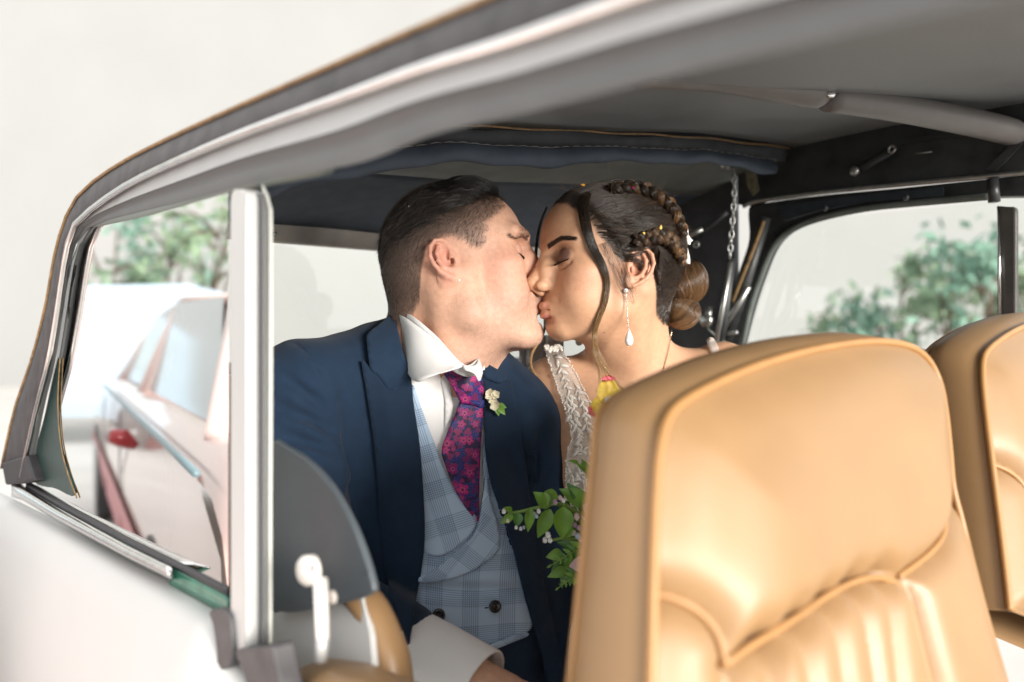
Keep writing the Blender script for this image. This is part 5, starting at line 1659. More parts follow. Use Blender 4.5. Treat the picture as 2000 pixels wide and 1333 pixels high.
sheet('collar_leaf', [
    [W(905, 714, 1.062), W(918, 716, 1.070), W(930, 712, 1.09), W(936, 702, 1.12)],
    [W(908, 722, 1.056), W(922, 727, 1.060), W(933, 724, 1.075), W(939, 712, 1.10)],
    [W(920, 724, 1.054), W(930, 731, 1.056), W(936, 745, 1.062), W(942, 730, 1.085)]], white_c, colr, 0.002)
sheet('collar_band', [
    [W(768, 611, 1.20), W(800, 615, 1.128), W(850, 655, 1.095), W(905, 712, 1.072), W(936, 700, 1.13)],
    [W(770, 650, 1.20), W(800, 660, 1.13), W(850, 700, 1.095), W(905, 735, 1.075), W(940, 730, 1.13)]], white_c, colr, 0.002)
# lapels and jacket collar
lap = drape('lapel', [(706, 704), (722, 718), (742, 740), (762, 762), (782, 742), (800, 722), (808, 790), (820, 870), (828, 980), (829, 1060), (822, 1120), (812, 1175), (803, 1235), (797, 1262), (782, 1215), (762, 1150), (748, 1090), (740, 1010), (736, 930), (728, 850), (716, 770)], JF,
            lambda V2: 0.004 + 0.006 * sstep(0, 40, V2[:, 0] - np.interp(V2[:, 1], [704, 850, 1010, 1260], [706, 728, 740, 790])), navy_l, man, step=8, n=160, thick=0.003, y0=0.86, y1=1.4)
drape('jacket_collar', [(768, 612), (776, 640), (788, 690), (802, 730), (784, 748), (766, 770), (744, 742), (724, 720), (719, 690), (716, 660), (722, 648), (745, 630)], JF,
      0.010, navy, lap, step=8, thick=0.003, y0=0.86, y1=1.4, relax=6)
lap2 = drape('lapel', [(937, 712), (960, 722), (985, 736), (1000, 745), (1012, 800), (1020, 860), (1030, 930), (1040, 1000), (1052, 1080), (1068, 1160), (1086, 1240), (1104, 1330), (1100, 1350), (1072, 1345), (1058, 1275), (1043, 1225), (1022, 1150), (1004, 1075), (985, 1010), (963, 955), (950, 890), (946, 820), (942, 760)], JF,
             lambda V2: 0.004 + 0.006 * sstep(60, 0, V2[:, 0] - np.interp(V2[:, 1], [712, 820, 955, 1262], [937, 946, 963, 1070])), navy_l, man, step=8, n=160, thick=0.003, y0=0.86, y1=1.4)
drape('jacket_collar', [(936, 703), (958, 714), (985, 730), (990, 740), (975, 748), (955, 742), (942, 732)], JF, 0.012, navy, lap2, step=8, thick=0.003)
# breast pocket welt
drape('breast_pocket', [(1030, 884), (1050, 880), (1052, 888), (1050, 942), (1044, 944), (1043, 892), (1030, 890)], JF, 0.003, navy_l, man, step=6, thick=0.002, smoothed=False)
# cuff with a turned edge, and trousers
cd_ = (wR - eR); cd_ /= np.linalg.norm(cd_)
cr = []
c1 = np.cross(cd_, UP); c1 /= np.linalg.norm(c1); c2 = np.cross(cd_, c1)
for t_, r_ in ((-0.115, 0.046), (-0.08, 0.0475), (-0.045, 0.0475), (-0.005, 0.046), (0.012, 0.0455), (0.014, 0.044), (0.010, 0.0425), (-0.03, 0.041)):
    cr.append([wR + cd_ * (t_ + 0.002) + (c1 * math.cos(a) * 1.05 + c2 * math.sin(a) * 0.9) * r_ for a in np.linspace(0, 2 * math.pi, 33)])
loft('shirt_cuff', cr, white_c, man)
PF = Field([np.arange(-0.36, 0.34, 0.006), np.arange(0.45, 1.36, 0.006), np.arange(0.40, 0.84, 0.006)])
hip = W(885, 1400, 1.16)
kf = np.array([0.62, -0.78, -0.03])
for off_ in (-0.095, 0.09):
    h0 = hip + np.array([0.78, 0.62, 0]) * off_ + [0, 0, -0.05]
    PF.cap(h0, h0 + kf * 0.40, 0.088, 0.068, 0.05)
PF.ell(hip + [0, 0.02, -0.02], (0.17, 0.14, 0.12), None, 0.05)
V, Fc = PF.nets()
mesh('trousers', smooth_mesh(V, Fc, 2), Fc, navy, man)
drape('trouser_front', [(770, 1275), (850, 1284), (915, 1275), (970, 1252), (1035, 1222), (1075, 1250), (1110, 1330), (1110, 1480), (770, 1480)], DF, 0.0085, navy, man, step=10, thick=0.002, relax=4)
# ear stud
stud = mat('clear_crystal', (0.88, 0.88, 0.9), rough=0.1, spec=0.9)
def gem(name, P, r, m_, parent):
    bm = bmesh.new(); bmesh.ops.create_icosphere(bm, subdivisions=2, radius=r)
    me = bpy.data.meshes.new(name); bm.to_mesh(me); bm.free()
    me.transform(Matrix.Translation(Vector(P)))
    return link(name, me, m_, parent, smooth=False)
lob = hit1(MF, [(897, 548)], 0.0, 1.0, 1.3)[0]
gem('ear_stud', lob + [0, -0.0005, 0], 0.0015, stud, man)
# ================================================================ the bride's dress, jewels and flowers
lace_w = mat('ivory_lace', (0.74, 0.71, 0.66), rough=0.75, spec=0.3, noise=0.06, scale=200, bump=0.4, bscale=1500)
def net_mat():
    m = bpy.data.materials.new('sheer_ivory_net'); m.use_nodes = True
    t = m.node_tree; t.nodes.clear(); N = t.nodes.new
    o = N('ShaderNodeOutputMaterial'); tr = N('ShaderNodeBsdfTransparent'); df = N('ShaderNodeBsdfDiffuse'); mx = N('ShaderNodeMixShader')
    df.inputs[0].default_value = (0.72, 0.66, 0.60, 1)
    ns = N('ShaderNodeTexVoronoi'); ns.inputs['Scale'].default_value = 900; ns.feature = 'DISTANCE_TO_EDGE'
    tc = N('ShaderNodeTexCoord'); t.links.new(tc.outputs['Object'], ns.inputs['Vector'])
    mr = N('ShaderNodeMapRange'); mr.inputs[1].default_value = 0.02; mr.inputs[2].default_value = 0.14; mr.inputs[3].default_value = 0.9; mr.inputs[4].default_value = 0.35
    t.links.new(ns.outputs['Distance'], mr.inputs[0]); t.links.new(mr.outputs[0], mx.inputs[0])
    t.links.new(tr.outputs[0], mx.inputs[1]); t.links.new(df.outputs[0], mx.inputs[2]); t.links.new(mx.outputs[0], o.inputs[0])
    return m
net = net_mat()
pearl_m = mat('pearl', (0.80, 0.78, 0.72), rough=0.16, spec=0.7, coat=0.6)
silver = mat('silver', (0.85, 0.85, 0.84), rough=0.15, metal=1.0)
gold_n = mat('fine_gold', (0.75, 0.58, 0.35), rough=0.25, metal=1.0)
dpoly = [(1066, 684), (1095, 680), (1112, 708), (1130, 742), (1150, 780), (1172, 812), (1205, 850), (1260, 890), (1330, 900), (1330, 1090), (1100, 1090), (1104, 1000), (1105, 930), (1108, 882), (1116, 854), (1110, 822), (1098, 785), (1082, 738)]
dress = drape('dress', dpoly, WF, 0.004, net, bride, step=8, thick=0.0, n=140, y0=1.02, y1=1.45, relax=3)
dress.modifiers.clear()
bod = drape('bodice', [(1107, 900), (1135, 905), (1170, 900), (1215, 905), (1330, 920), (1330, 1090), (1100, 1090), (1104, 990), (1106, 940)], WF, 0.003, mat('ivory_lining', (0.62, 0.57, 0.50), rough=0.85, bump=0.3, bscale=900), dress, step=9, thick=0.001, y0=1.02, y1=1.45, relax=3)
# lace leaves sewn along curving stems
DP = spline(dpoly, 140, True)
lparts = []
stems = [[(1080, 690), (1096, 720), (1106, 752), (1118, 790), (1126, 830), (1132, 870)], [(1120, 745), (1136, 782), (1142, 815), (1152, 850), (1168, 880)], [(1112, 890), (1140, 880), (1165, 890), (1190, 915)],
         [(1110, 960), (1128, 925), (1150, 905), (1175, 900)], [(1112, 1000), (1135, 960), (1160, 940), (1200, 935)], [(1150, 1010), (1165, 970), (1190, 950)], [(1118, 800), (1128, 845), (1130, 880)],
         [(1104, 770), (1112, 810), (1124, 845)], [(1110, 1040), (1140, 1010), (1180, 990), (1215, 985)], [(1150, 830), (1172, 850), (1196, 870), (1225, 885)], [(1120, 920), (1140, 935), (1155, 960)], [(1108, 905), (1116, 950), (1112, 990)],
         [(1170, 905), (1180, 930), (1200, 960)], [(1125, 975), (1150, 985), (1175, 1010)]]
lp2, ld2, ll2 = [], [], []
for st in stems:
    S_ = spline(st, max(6, int(len(st) * 2.6)))
    S_ = spline(st, max(8, int(len(st) * 4)))
    for i in range(1, len(S_) - 1):
        d = S_[i + 1] - S_[i - 1]; d /= np.linalg.norm(d)
        for sg in ((-1,) if i % 2 else (1,)):
            ang = sg * random.uniform(0.35, 0.95)
            dd = np.array([d[0] * math.cos(ang) - d[1] * math.sin(ang), d[0] * math.sin(ang) + d[1] * math.cos(ang)])
            lp2.append(S_[i] + dd * 5 + RNG.normal(0, 1.6, 2)); ld2.append(dd); ll2.append(random.uniform(6.5, 12))
lp2, ld2, ll2 = np.array(lp2), np.array(ld2), np.array(ll2)
ok = inside(lp2, DP); lp2, ld2, ll2 = lp2[ok], ld2[ok], ll2[ok]
shape = np.array([(-1, 0), (-0.55, 0.33), (0.0, 0.46), (0.5, 0.32), (1, 0), (0.5, -0.32), (0.0, -0.46), (-0.55, -0.33)])
allp = []
for p, d, l_ in zip(lp2, ld2, ll2):
    nrm_ = np.array([-d[1], d[0]])
    allp.append(np.vstack([p[None], p + shape[:, :1] * d * l_ + shape[:, 1:] * nrm_ * l_ * random.uniform(0.6, 0.85)]))
A_ = np.vstack(allp)
H_ = hit1(WF, A_, 0.004, 1.02, 1.45)
for k in range(len(allp)):
    v = H_[k * 9:k * 9 + 9].copy()
    lift_ = 0.0052 + 0.0008 * random.random()
    v[:, 1] -= lift_; v[0, 1] -= 0.0006
    lparts.append((v, [(0, 1 + j, 1 + (j + 1) % 8) for j in range(8)]))
V_, F_ = join_geo(lparts)
lc = mesh('lace_leaves', V_, F_, lace_w, dress); lc['kind'] = 'stuff'; solid(lc, 0.0004, 0)
sparts = []
for st in stems:
    Q = hit1(WF, spline(st, 24), 0.004, 1.02, 1.45); Q[:, 1] -= 0.0058
    sparts.append(tube_geo(Q, 0.0005, 5))
# beads along the strap edges
ico = bmesh.new(); bmesh.ops.create_icosphere(ico, subdivisions=1, radius=1.0)
iv = np.array([v.co[:] for v in ico.verts]); if_ = [tuple(v.index for v in f.verts) for f in ico.faces]; ico.free()
edge = np.vstack([spline([(1066, 686), (1082, 738), (1098, 785), (1110, 822), (1116, 854), (1108, 882), (1105, 930), (1104, 1000)], 75), spline([(1095, 680), (1112, 708), (1130, 742), (1150, 780), (1172, 812), (1205, 850)], 48)])
Q = hit1(WF, edge, 0.004, 1.02, 1.45)
for q in Q:
    sparts.append((iv * random.uniform(0.0011, 0.0019) + q + [random.gauss(0, .0006), -0.005, random.gauss(0, .0006)], if_))
V_, F_ = join_geo(sparts); bd = mesh('lace_cord_and_beads', V_, F_, lace_w, dress); bd['kind'] = 'stuff'
sp_ = drape('shoulder_strap', [(1380, 664), (1392, 660), (1402, 676), (1406, 698), (1396, 700), (1387, 684)], WF, 0.002, net, dress, step=6, thick=0.0005, y0=1.02, y1=1.45)
kn_ = hit1(WF, [(1080, 682)], 0.006, 1.02, 1.45)[0]
kp = []
for _ in range(60):
    kp.append((iv * random.uniform(0.0018, 0.0036) + kn_ + [random.uniform(-0.011, 0.011), random.uniform(-0.004, 0.002), random.uniform(-0.004, 0.005)], if_))
V_, F_ = join_geo(kp); kq = mesh('strap_rosette', V_, F_, lace_w, dress); kq['kind'] = 'stuff'
# lower skirt on the seat
SF = Field([np.arange(0.02, 0.55, 0.008), np.arange(0.6, 1.5, 0.008), np.arange(0.42, 0.86, 0.008)])
SF.ell(np.array([0.22, 1.22, 0.70]), (0.18, 0.17, 0.16)); SF.cap(np.array([0.16, 1.16, 0.64]), np.array([0.36, 0.86, 0.62]), 0.12, 0.1, 0.06); SF.cap(np.array([0.28, 1.22, 0.64]), np.array([0.46, 0.94, 0.62]), 0.12, 0.1, 0.06)
V_, F_ = SF.nets(); mesh('skirt', smooth_mesh(V_, F_, 2), F_, mat('ivory_satin', (0.70, 0.67, 0.62), rough=0.5), dress)
# veil falling behind her right shoulder
vr = []
for t in np.linspace(0, 1, 10):
    vr.append([W(lerp(1012, 1095, s_) + 6 * math.sin(s_ * 14 + t * 2), lerp(655, 900, t), 1.36 + 0.012 * math.sin(s_ * 16)) for s_ in np.linspace(0, 1, 22)])
veil_m = mat('white_tulle', (0.80, 0.80, 0.79), rough=0.8)
loft('veil', vr, veil_m, bride)
# earrings
def drop(name, top, bottom, r, parent):
    e = gem(name, top, 0.0034, stud, parent)
    t = np.linspace(0, 1, 26)
    for i in range(0):
        pass
    beads = [(iv * 0.00085 + lerp(np.array(top), np.array(bottom), k) - [0, 0.001, 0], if_) for k in np.linspace(0.04, 0.88, 46)]
    V_, F_ = join_geo(beads); mesh('earring_chain', V_, F_, silver, e)
    prof_ = [(0.0, 0.0125), (0.0012, 0.012), (0.0028, 0.008), (0.0048, 0.003), (0.0056, -0.001), (0.0052, -0.005), (0.003, -0.0082), (0.0, -0.009)]
    rows_ = [[np.array(bottom) + [r_ * math.cos(a), r_ * math.sin(a), h_] for a in np.linspace(0, 2 * math.pi, 21)] for r_, h_ in spline([(a, b, 0) for a, b in prof_], 20)[:, :2]]
    loft('pearl', rows_, pearl_m, e)
    return e
et = hit1(WF, [(1222, 568)], 0.002, 1.0, 1.4)[0]
drop('earring', et, np.array([et[0] + 0.004, et[1] - 0.004, CZ + (666.5 - 663) / FPX * et[1]]), 0.005, bride)
drop('earring', W(1134, 600, 1.28), W(1131, 664, 1.28), 0.005, bride)
# necklace
tube('necklace', hit1(WF, spline([(1312, 645), (1308, 672), (1302, 700), (1290, 740), (1262, 775), (1230, 770), (1205, 745), (1182, 718), (1170, 700)], 40), 0.002, 1.0, 1.45), 0.0006, gold_n, bride, 6)
# hair ornament
def petal_geo(c, d, n, l, w_, cup=0.3, fold=0.0, seg=6):
    """a curved petal or leaf from c along d; n is its face direction"""
    d = np.asarray(d, float); d /= np.linalg.norm(d); n = np.asarray(n, float); n = n - d * n.dot(d); n /= np.linalg.norm(n) + 1e-9
    s_ = np.cross(d, n)
    V_, F_ = [], []
    for i in range(seg + 1):
        t = i / seg
        wd = w_ * math.sin(math.pi * min(1.0, t ** 0.75 * 0.96 + 0.03)) 
        mid = c + d * l * t + n * (-cup * l * t * t)
        for j in (-1, -0.5, 0, 0.5, 1):
            V_.append(mid + s_ * wd * j + n * (fold * abs(j) * wd))
    for i in range(seg):
        for j in range(4):
            F_.append((i * 5 + j, i * 5 + j + 1, (i + 1) * 5 + j + 1, (i + 1) * 5 + j))
    return np.array(V_), F_
cream = mat('cream_petal', (0.72, 0.66, 0.50), rough=0.6, sss=0.1)
whitep = mat('white_petal', (0.78, 0.78, 0.76), rough=0.6)
orn = empty('hair_flower', W(1335, 468, 1.205), 'white flower ornament with ribbon pinned in the brown hair bun', 'ornament')
for k, (a, b) in enumerate(((1334, 462), (1343, 470), (1331, 476))):
    c_ = W(a, b, 1.200)
    V_, F_ = join_geo([(iv * 0.0052 + c_, if_)] + [petal_geo(c_, (math.cos(q), -0.5, math.sin(q)), (0, -1, 0), 0.007, 0.0034) for q in np.linspace(0, 5.2, 5)])
    mesh('blossom', V_, F_, whitep, orn)
loft('ribbon', [[W(lerp(1331, 1347, t) + o_ * (0.6 + 0.5 * math.sin(t * 9)) + 4 * math.sin(t * 5), lerp(432, 516, t), 1.212 + 0.003 * math.sin(t * 7 + o_)) for t in np.linspace(0, 1, 16)] for o_ in (-4, 0, 6 )], whitep, orn, 0.0006)
# confetti petals caught in the hair
conf = [mat('orange_petal', (0.75, 0.36, 0.04), rough=0.6), mat('yellow_petal', (0.78, 0.55, 0.12), rough=0.6), mat('magenta_petal', (0.5, 0.03, 0.16), rough=0.6), whitep]
cg = 'confetti petals caught in hair'
for k, (a, b, ci, lab) in enumerate(((1258, 455, 1, 'yellow petal on the braid above the bride\'s ear'), (1289, 450, 1, 'upright yellow petal beside the lower braid'), (1142, 364, 0, 'orange petal on top of the bride\'s head'), (1232, 366, 2, 'magenta petal by the crown braid'), (1280, 379, 0, 'orange petal at the back of the crown braid'))):
    q = hit1(HFLD, [(a, b)], 0.006, 1.0, 1.4)[0] + [0, -0.006, 0]
    V_, F_ = petal_geo(q, (random.uniform(-1, 1), -0.2, random.uniform(-0.3, 1)), (0, -1, 0.3), 0.006, 0.0018, 0.5)
    o = mesh('confetti_petal', V_, F_, conf[ci]); o['label'] = lab; o['category'] = 'petal'; o['group'] = cg
for k in (0, 2, 3, 5, 6, 8, 11):
    a, b = ((752, 405), (760, 415), (818, 362), (840, 357), (905, 353), (800, 372), (772, 395), (862, 411), (912, 352), (830, 364), (756, 424), (800, 405), (930, 356), (745, 468), (742, 476), (996, 395))[k]
    Pq, okq = MF.hit(np.array([(a, b)], float), 0.98, 1.4, 0.004)
    if not okq[0]: continue
    q = Pq[0] + [0, -0.003, 0]
    V_, F_ = petal_geo(q, (random.uniform(-1, 1), 0, random.uniform(-1, 1)), (0, -1, 0.3), 0.0022, 0.0005, 0.3, seg=3)
    o = mesh('confetti_petal', V_, F_, whitep); o['label'] = 'tiny white fleck in the man\'s dark hair'; o['category'] = 'petal'; o['group'] = 'white flecks in the man\'s hair'

# buttonhole flower on his lapel
bt = empty('buttonhole_flower', W(966, 782, 1.075), 'small cream blossom with green leaf pinned on the navy lapel', 'flower')
bc = hit1(JF, [(966, 780)], 0.020, 0.86, 1.4)[0]
for k in range(8):
    c_ = bc + np.array([random.uniform(-0.010, 0.008), random.uniform(-0.004, 0.003), random.uniform(-0.009, 0.011)])
    V_, F_ = join_geo([petal_geo(c_, (math.cos(q), -0.45, math.sin(q)), (0, -1, 0), 0.008, 0.0042, -0.3, 0.3) for q in np.linspace(0, 5.1, 5) + k])
    mesh('blossom', V_, F_, cream, bt)
leaf_g = mat('fresh_leaf', (0.14, 0.29, 0.035), rough=0.45, noise=0.25, scale=60)
leaf_d = mat('deep_leaf', (0.07, 0.19, 0.035), rough=0.45, noise=0.25, scale=60)
for d_, l_ in (((0.6, -0.3, -0.7), 0.016), ((0.1, -0.3, -1), 0.014), ((0.9, -0.2, -0.2), 0.012)):
    V_, F_ = petal_geo(bc + [0.004, -0.002, -0.008], d_, (0, -1, 0.2), l_, 0.0045, 0.2, 0.3); mesh('leaf', V_, F_, leaf_g, bt)

# bouquet: leafy sprigs, forget-me-not buds, fern and an orchid
YB = 1.03
bq = empty('bouquet', W(1150, 1060, YB), 'leafy green bouquet with pale buds and a yellow orchid held by the bride', 'bouquet')
stem_m = mat('green_stem', (0.16, 0.27, 0.05), rough=0.5)
def B(px, py, dy=0.0): return W(px, py, YB + dy)
tube('stem', spline([B(1190, 1110), B(1130, 1010, -0.005), B(1092, 985, -0.012), B(1050, 992, -0.015), B(1015, 1000, -0.012), B(992, 1003, -0.01)], 30), np.linspace(0.0035, 0.0018, 30), stem_m, bq, 7)
tube('stem', spline([B(1190, 1110), B(1160, 1020, 0.0), B(1124, 1000, -0.01), B(1100, 985, -0.014)], 20), 0.0022, stem_m, bq, 7)
tube('stem', spline([B(1190, 1110), B(1150, 1060, 0.0), B(1105, 1052, -0.01), B(1076, 1056, -0.012)], 20), 0.0018, stem_m, bq, 7)
tube('stem', spline([B(1190, 1110), B(1165, 980, 0.01), B(1150, 920, 0.012), B(1135, 905, 0.012)], 20), 0.0013, stem_m, bq, 7)
def leafat(x0, y0, x1, y1, wd, dy=-0.012, m_=leaf_g, cup=0.25, fold=0.35, face=(0.1, -1, 0.35)):
    a, b = B(x0, y0, dy), B(x1, y1, dy - 0.006)
    V_, F_ = petal_geo(a, b - a, face, np.linalg.norm(b - a), wd / FPX * YB, cup, fold, 8)
    return mesh('leaf', V_, F_, m_, bq)
leafat(1075, 990, 1046, 962, 15, -0.012); leafat(1090, 972, 1052, 972, 16, -0.008); leafat(1062, 962, 1070, 990, 9, -0.022)
leafat(1075, 995, 1051, 1052, 15, -0.014); leafat(1100, 990, 1100, 1055, 20, -0.02); leafat(1036, 992, 1032, 1040, 10, -0.02); leafat(1012, 1002, 1010, 1030, 10, -0.012, leaf_d); leafat(1002, 1006, 978, 1022, 8, -0.014)
leafat(1148, 985, 1098, 955, 18, -0.004); leafat(1140, 985, 1112, 945, 14, -0.002, leaf_d); leafat(1100, 1050, 1118, 1020, 12, -0.01); leafat(1000, 998, 986, 992, 6, -0.014); leafat(1150, 1075, 1092, 1058, 14, 0.0, leaf_d)
leafat(1160, 1060, 1120, 1020, 14, 0.004, leaf_d); leafat(1150, 920, 1138, 898, 6, 0.01); leafat(1150, 925, 1126, 903, 5, 0.011); leafat(1158, 945, 1142, 905, 7, 0.009); leafat(1130, 905, 1113, 899, 4, 0.011)
for _ in range(26):
    a_, b_ = random.uniform(1095, 1175), random.uniform(965, 1130)
    an = random.uniform(1.8, 4.4); ll = random.uniform(24, 46)
    leafat(a_, b_, a_ + ll * math.cos(an), b_ + ll * math.sin(an) * 0.8, random.uniform(8, 14), random.uniform(-0.004, 0.03), random.choice((leaf_g, leaf_d)), random.uniform(0.1, 0.4), random.uniform(0.1, 0.5), (random.uniform(-.4, .4), -1, random.uniform(0, .6)))
def fern(x0, y0, x1, y1, n=8, wd=17):
    a, b = B(x0, y0, -0.006), B(x1, y1, -0.012)
    d = b - a; L_ = np.linalg.norm(d); d /= L_
    s_ = np.cross(d, (0, -1, 0)); s_ /= np.linalg.norm(s_)
    tube('fern_stem', [a, b], [0.0012, 0.0005], stem_m, bq, 5)
    for i in range(n):
        t = (i + 0.5) / n
        ln = wd / FPX * YB * (1.05 - t) * 1.2
        for sg in (-1, 1):
            V_, F_ = petal_geo(a + d * L_ * t, d * 0.65 + s_ * sg, (0, -1, 0.2), ln, ln * 0.22, 0.15, 0.2, 4)
            mesh('leaf', V_, F_, leaf_d if i % 2 else leaf_g, bq)
    V_, F_ = petal_geo(a + d * L_ * 0.9, d, (0, -1, 0.2), L_ * 0.14, L_ * 0.03, 0.1, 0.2, 4); mesh('leaf', V_, F_, leaf_g, bq)
fern(1140, 1066, 1070, 1108, 7, 22); fern(1140, 1112, 1086, 1152, 7, 22)
lilac = mat('lilac_bud', (0.50, 0.36, 0.48), rough=0.5); bluep = mat('pale_blue_petal', (0.45, 0.55, 0.68), rough=0.5)
palepink = mat('pale_mauve_petal', (0.66, 0.50, 0.52), rough=0.5)
for (a, b, r_, m_, dy) in ((984, 998, 5.5, whitep, -0.016), (992, 1017, 4.5, cream, -0.018), (1008, 1030, 4.2, whitep, -0.016), (1017, 1032, 4.2, whitep, -0.017), (1023, 1030, 3.6, bluep, -0.016), (1052, 998, 5.2, whitep, -0.022), (1048, 1008, 4.5, bluep, -0.022), (1043, 1003, 4.2, whitep, -0.02),
                           (1084, 980, 6, lilac, -0.022), (1094, 972, 5.5, palepink, -0.02), (1100, 977, 5, whitep, -0.022), (1070, 1044, 7, whitep, -0.018), (1064, 1054, 6, whitep, -0.018), (1074, 1054, 6, whitep, -0.019), (1126, 1008, 7, palepink, -0.02), (1122, 1024, 6, lilac, -0.012), (1128, 1046, 7, bluep, -0.012), (1133, 1054, 5, palepink, -0.014), (1130, 1030, 6, lilac, -0.008)):
    c_ = B(a, b, dy); r3 = r_ / FPX * YB
    V_, F_ = join_geo([(iv * [r3, r3, r3 * 1.12] * 0.8 + c_, if_)] + [petal_geo(c_ + [0, -r3 * 0.3, -r3 * .2], (math.cos(q), -0.3, math.sin(q)), (0, -1, 0), r3 * 1.0, r3 * 0.55, -0.5, 0.2, 4) for q in np.linspace(0, 5.1, 5)])
    mesh('blossom', V_, F_, m_, bq)
V_, F_ = petal_geo(B(1150, 1100, -0.01), B(1092, 1110, -0.02) - B(1150, 1100, -0.01), (0, -1, 0.3), 0.026, 0.010, -0.1, 0.3); mesh('petal', V_, F_, palepink, bq)
V_, F_ = petal_geo(B(1160, 1000, -0.005), B(1134, 985, -0.01) - B(1160, 1000, -0.005), (0, -1, 0.3), 0.018, 0.010, -0.1, 0.3); mesh('petal', V_, F_, palepink, bq)
# orchid
oy = mat('yellow_orchid_petal', (0.74, 0.52, 0.07), rough=0.5, noise=0.25, scale=160, sss=0.2); opk = mat('orchid_pink_edge', (0.68, 0.13, 0.15), rough=0.5)
oc = B(1188, 788, 0.045)
def orchid_petal(c, d, l, w_, ph):
    """a thin ruffled petal"""
    d = np.array(d, float); d /= np.linalg.norm(d); n = np.array([0.1, -1, 0.1]); n -= d * n.dot(d); n /= np.linalg.norm(n); s_ = np.cross(d, n)
    V_, F_ = [], []
    for i in range(13):
        t = i / 12; wd = w_ * (math.sin(math.pi * min(1, t ** 0.8 * 0.93 + 0.04)) ** 0.7)
        for j in range(11):
            q = (j - 5) / 5
            V_.append(c + d * l * t * (1 - 0.10 * q * q * t) + s_ * wd * q + n * (-0.16 * l * t * t + 0.0018 * math.sin(q * 7 + ph + t * 3) * t + 0.0016 * q * q))
    for i in range(12):
        for j in range(10): F_.append((i * 11 + j, i * 11 + j + 1, (i + 1) * 11 + j + 1, (i + 1) * 11 + j))
    return np.array(V_), F_
for ph, (d_, l_, w_) in enumerate((((-0.02, -0.1, 1), 0.036, 0.0145), ((-0.85, -0.2, -0.42), 0.028, 0.0135), ((0.85, -0.1, 0.4), 0.03, 0.0135), ((0.5, 0.1, -0.8), 0.026, 0.011))):
    V_, F_ = orchid_petal(oc, d_, l_, w_, ph * 1.7); mesh('petal', V_, F_, oy, bq)
    dn = np.array(d_, float); dn /= np.linalg.norm(dn)
    V_, F_ = orchid_petal(oc + dn * l_ * 0.80 + [0, -0.0012, 0], dn, l_ * 0.2, w_ * 0.62, ph * 1.7); mesh('petal_tip', V_, F_, opk, bq)
V_, F_ = join_geo([(iv * [0.006, 0.006, 0.005] + oc + [0.001, -0.006, -0.002], if_), (iv * [0.0035, 0.004, 0.004] + oc + [-0.002, -0.009, -0.008], if_)]); mesh('orchid_lip', V_, F_, opk, bq)
V_, F_ = join_geo([(iv * [0.007, 0.005, 0.006] + oc + [0.0, -0.004, 0.004], if_)]); mesh('orchid_column', V_, F_, whitep, bq)
tube('stem', spline([oc + [0, 0.004, 0], B(1210, 900, 0.04), B(1195, 1110)], 16), 0.0018, stem_m, bq, 6)
# her hand closed round the stems, hidden behind the seat from here
# ================================================================ outside
ground_m = mat('pale_concrete', (0.58, 0.565, 0.54), rough=0.9, noise=0.15, scale=1.2)
gr = mesh('ground', [(-400, -400, 0), (400, -400, 0), (400, 600, 0), (-400, 600, 0)], [(0, 1, 2, 3)], ground_m, None, smooth=False)
gr['kind'] = 'structure'
leafm = [mat('leaf_green_%d' % i, c_, rough=0.6, noise=0.3, scale=3) for i, c_ in enumerate(((0.17, 0.26, 0.17), (0.14, 0.26, 0.20), (0.19, 0.27, 0.17)))]
barkm = mat('bark', (0.10, 0.075, 0.055), rough=0.9, noise=0.4, scale=20)
def tree(loc, h, r, seed, m_, label, group, n=2600, low=0.45, leaf=0.09, trunk=0.022):
    rg = np.random.default_rng(seed)
    loc = np.asarray(loc, float)
    t = empty('tree', loc, label, 'tree', group)
    pts = spline([loc, loc + [0.05 * h * rg.normal(), 0.03 * h, 0.45 * h], loc + [0.06 * h * rg.normal(), 0, 0.9 * h]], 14)
    parts = [tube_geo(pts, np.linspace(trunk * h, 0.006 * h, 14), 8)]
    clumps = []
    for i in range(9):
        a = rg.uniform(0, 6.28); e = rg.uniform(0.3, 1.0)
        st = pts[rg.integers(5, 12)]
        end = loc + np.array([math.cos(a) * r * rg.uniform(0.35, 0.85), math.sin(a) * r * rg.uniform(0.35, 0.85), h * rg.uniform(low, 0.95)])
        parts.append(tube_geo(spline([st, lerp(st, end, 0.5) + [0, 0, 0.06 * h], end], 6), np.linspace(0.012 * h, 0.003 * h, 6), 5))
        clumps.append((end, r * rg.uniform(0.28, 0.48)))
    V_, F_ = join_geo(parts); mesh('trunk', V_, F_, barkm, t)
    per = n // len(clumps)
    C_ = np.vstack([c + rg.normal(0, 0.5, (per, 3)) * s_ for c, s_ in clumps])
    A_ = rg.normal(0, 1, (len(C_), 3)); A_ /= np.linalg.norm(A_, axis=1)[:, None]
    B_ = np.cross(A_, rg.normal(0, 1, (len(C_), 3))); B_ /= np.linalg.norm(B_, axis=1)[:, None]
    s_ = leaf * rg.uniform(0.6, 1.3, (len(C_), 1))
    Q = np.stack([C_ - A_ * s_, C_ + B_ * s_ * 0.45, C_ + A_ * s_, C_ - B_ * s_ * 0.45], 1).reshape(-1, 3)
    mesh('crown', Q, np.arange(len(Q)).reshape(-1, 4), m_, t, smooth=False)
    return t
T_ = lambda px, Y: np.array([(px - 1000) / FPX * Y, Y, 0.0])
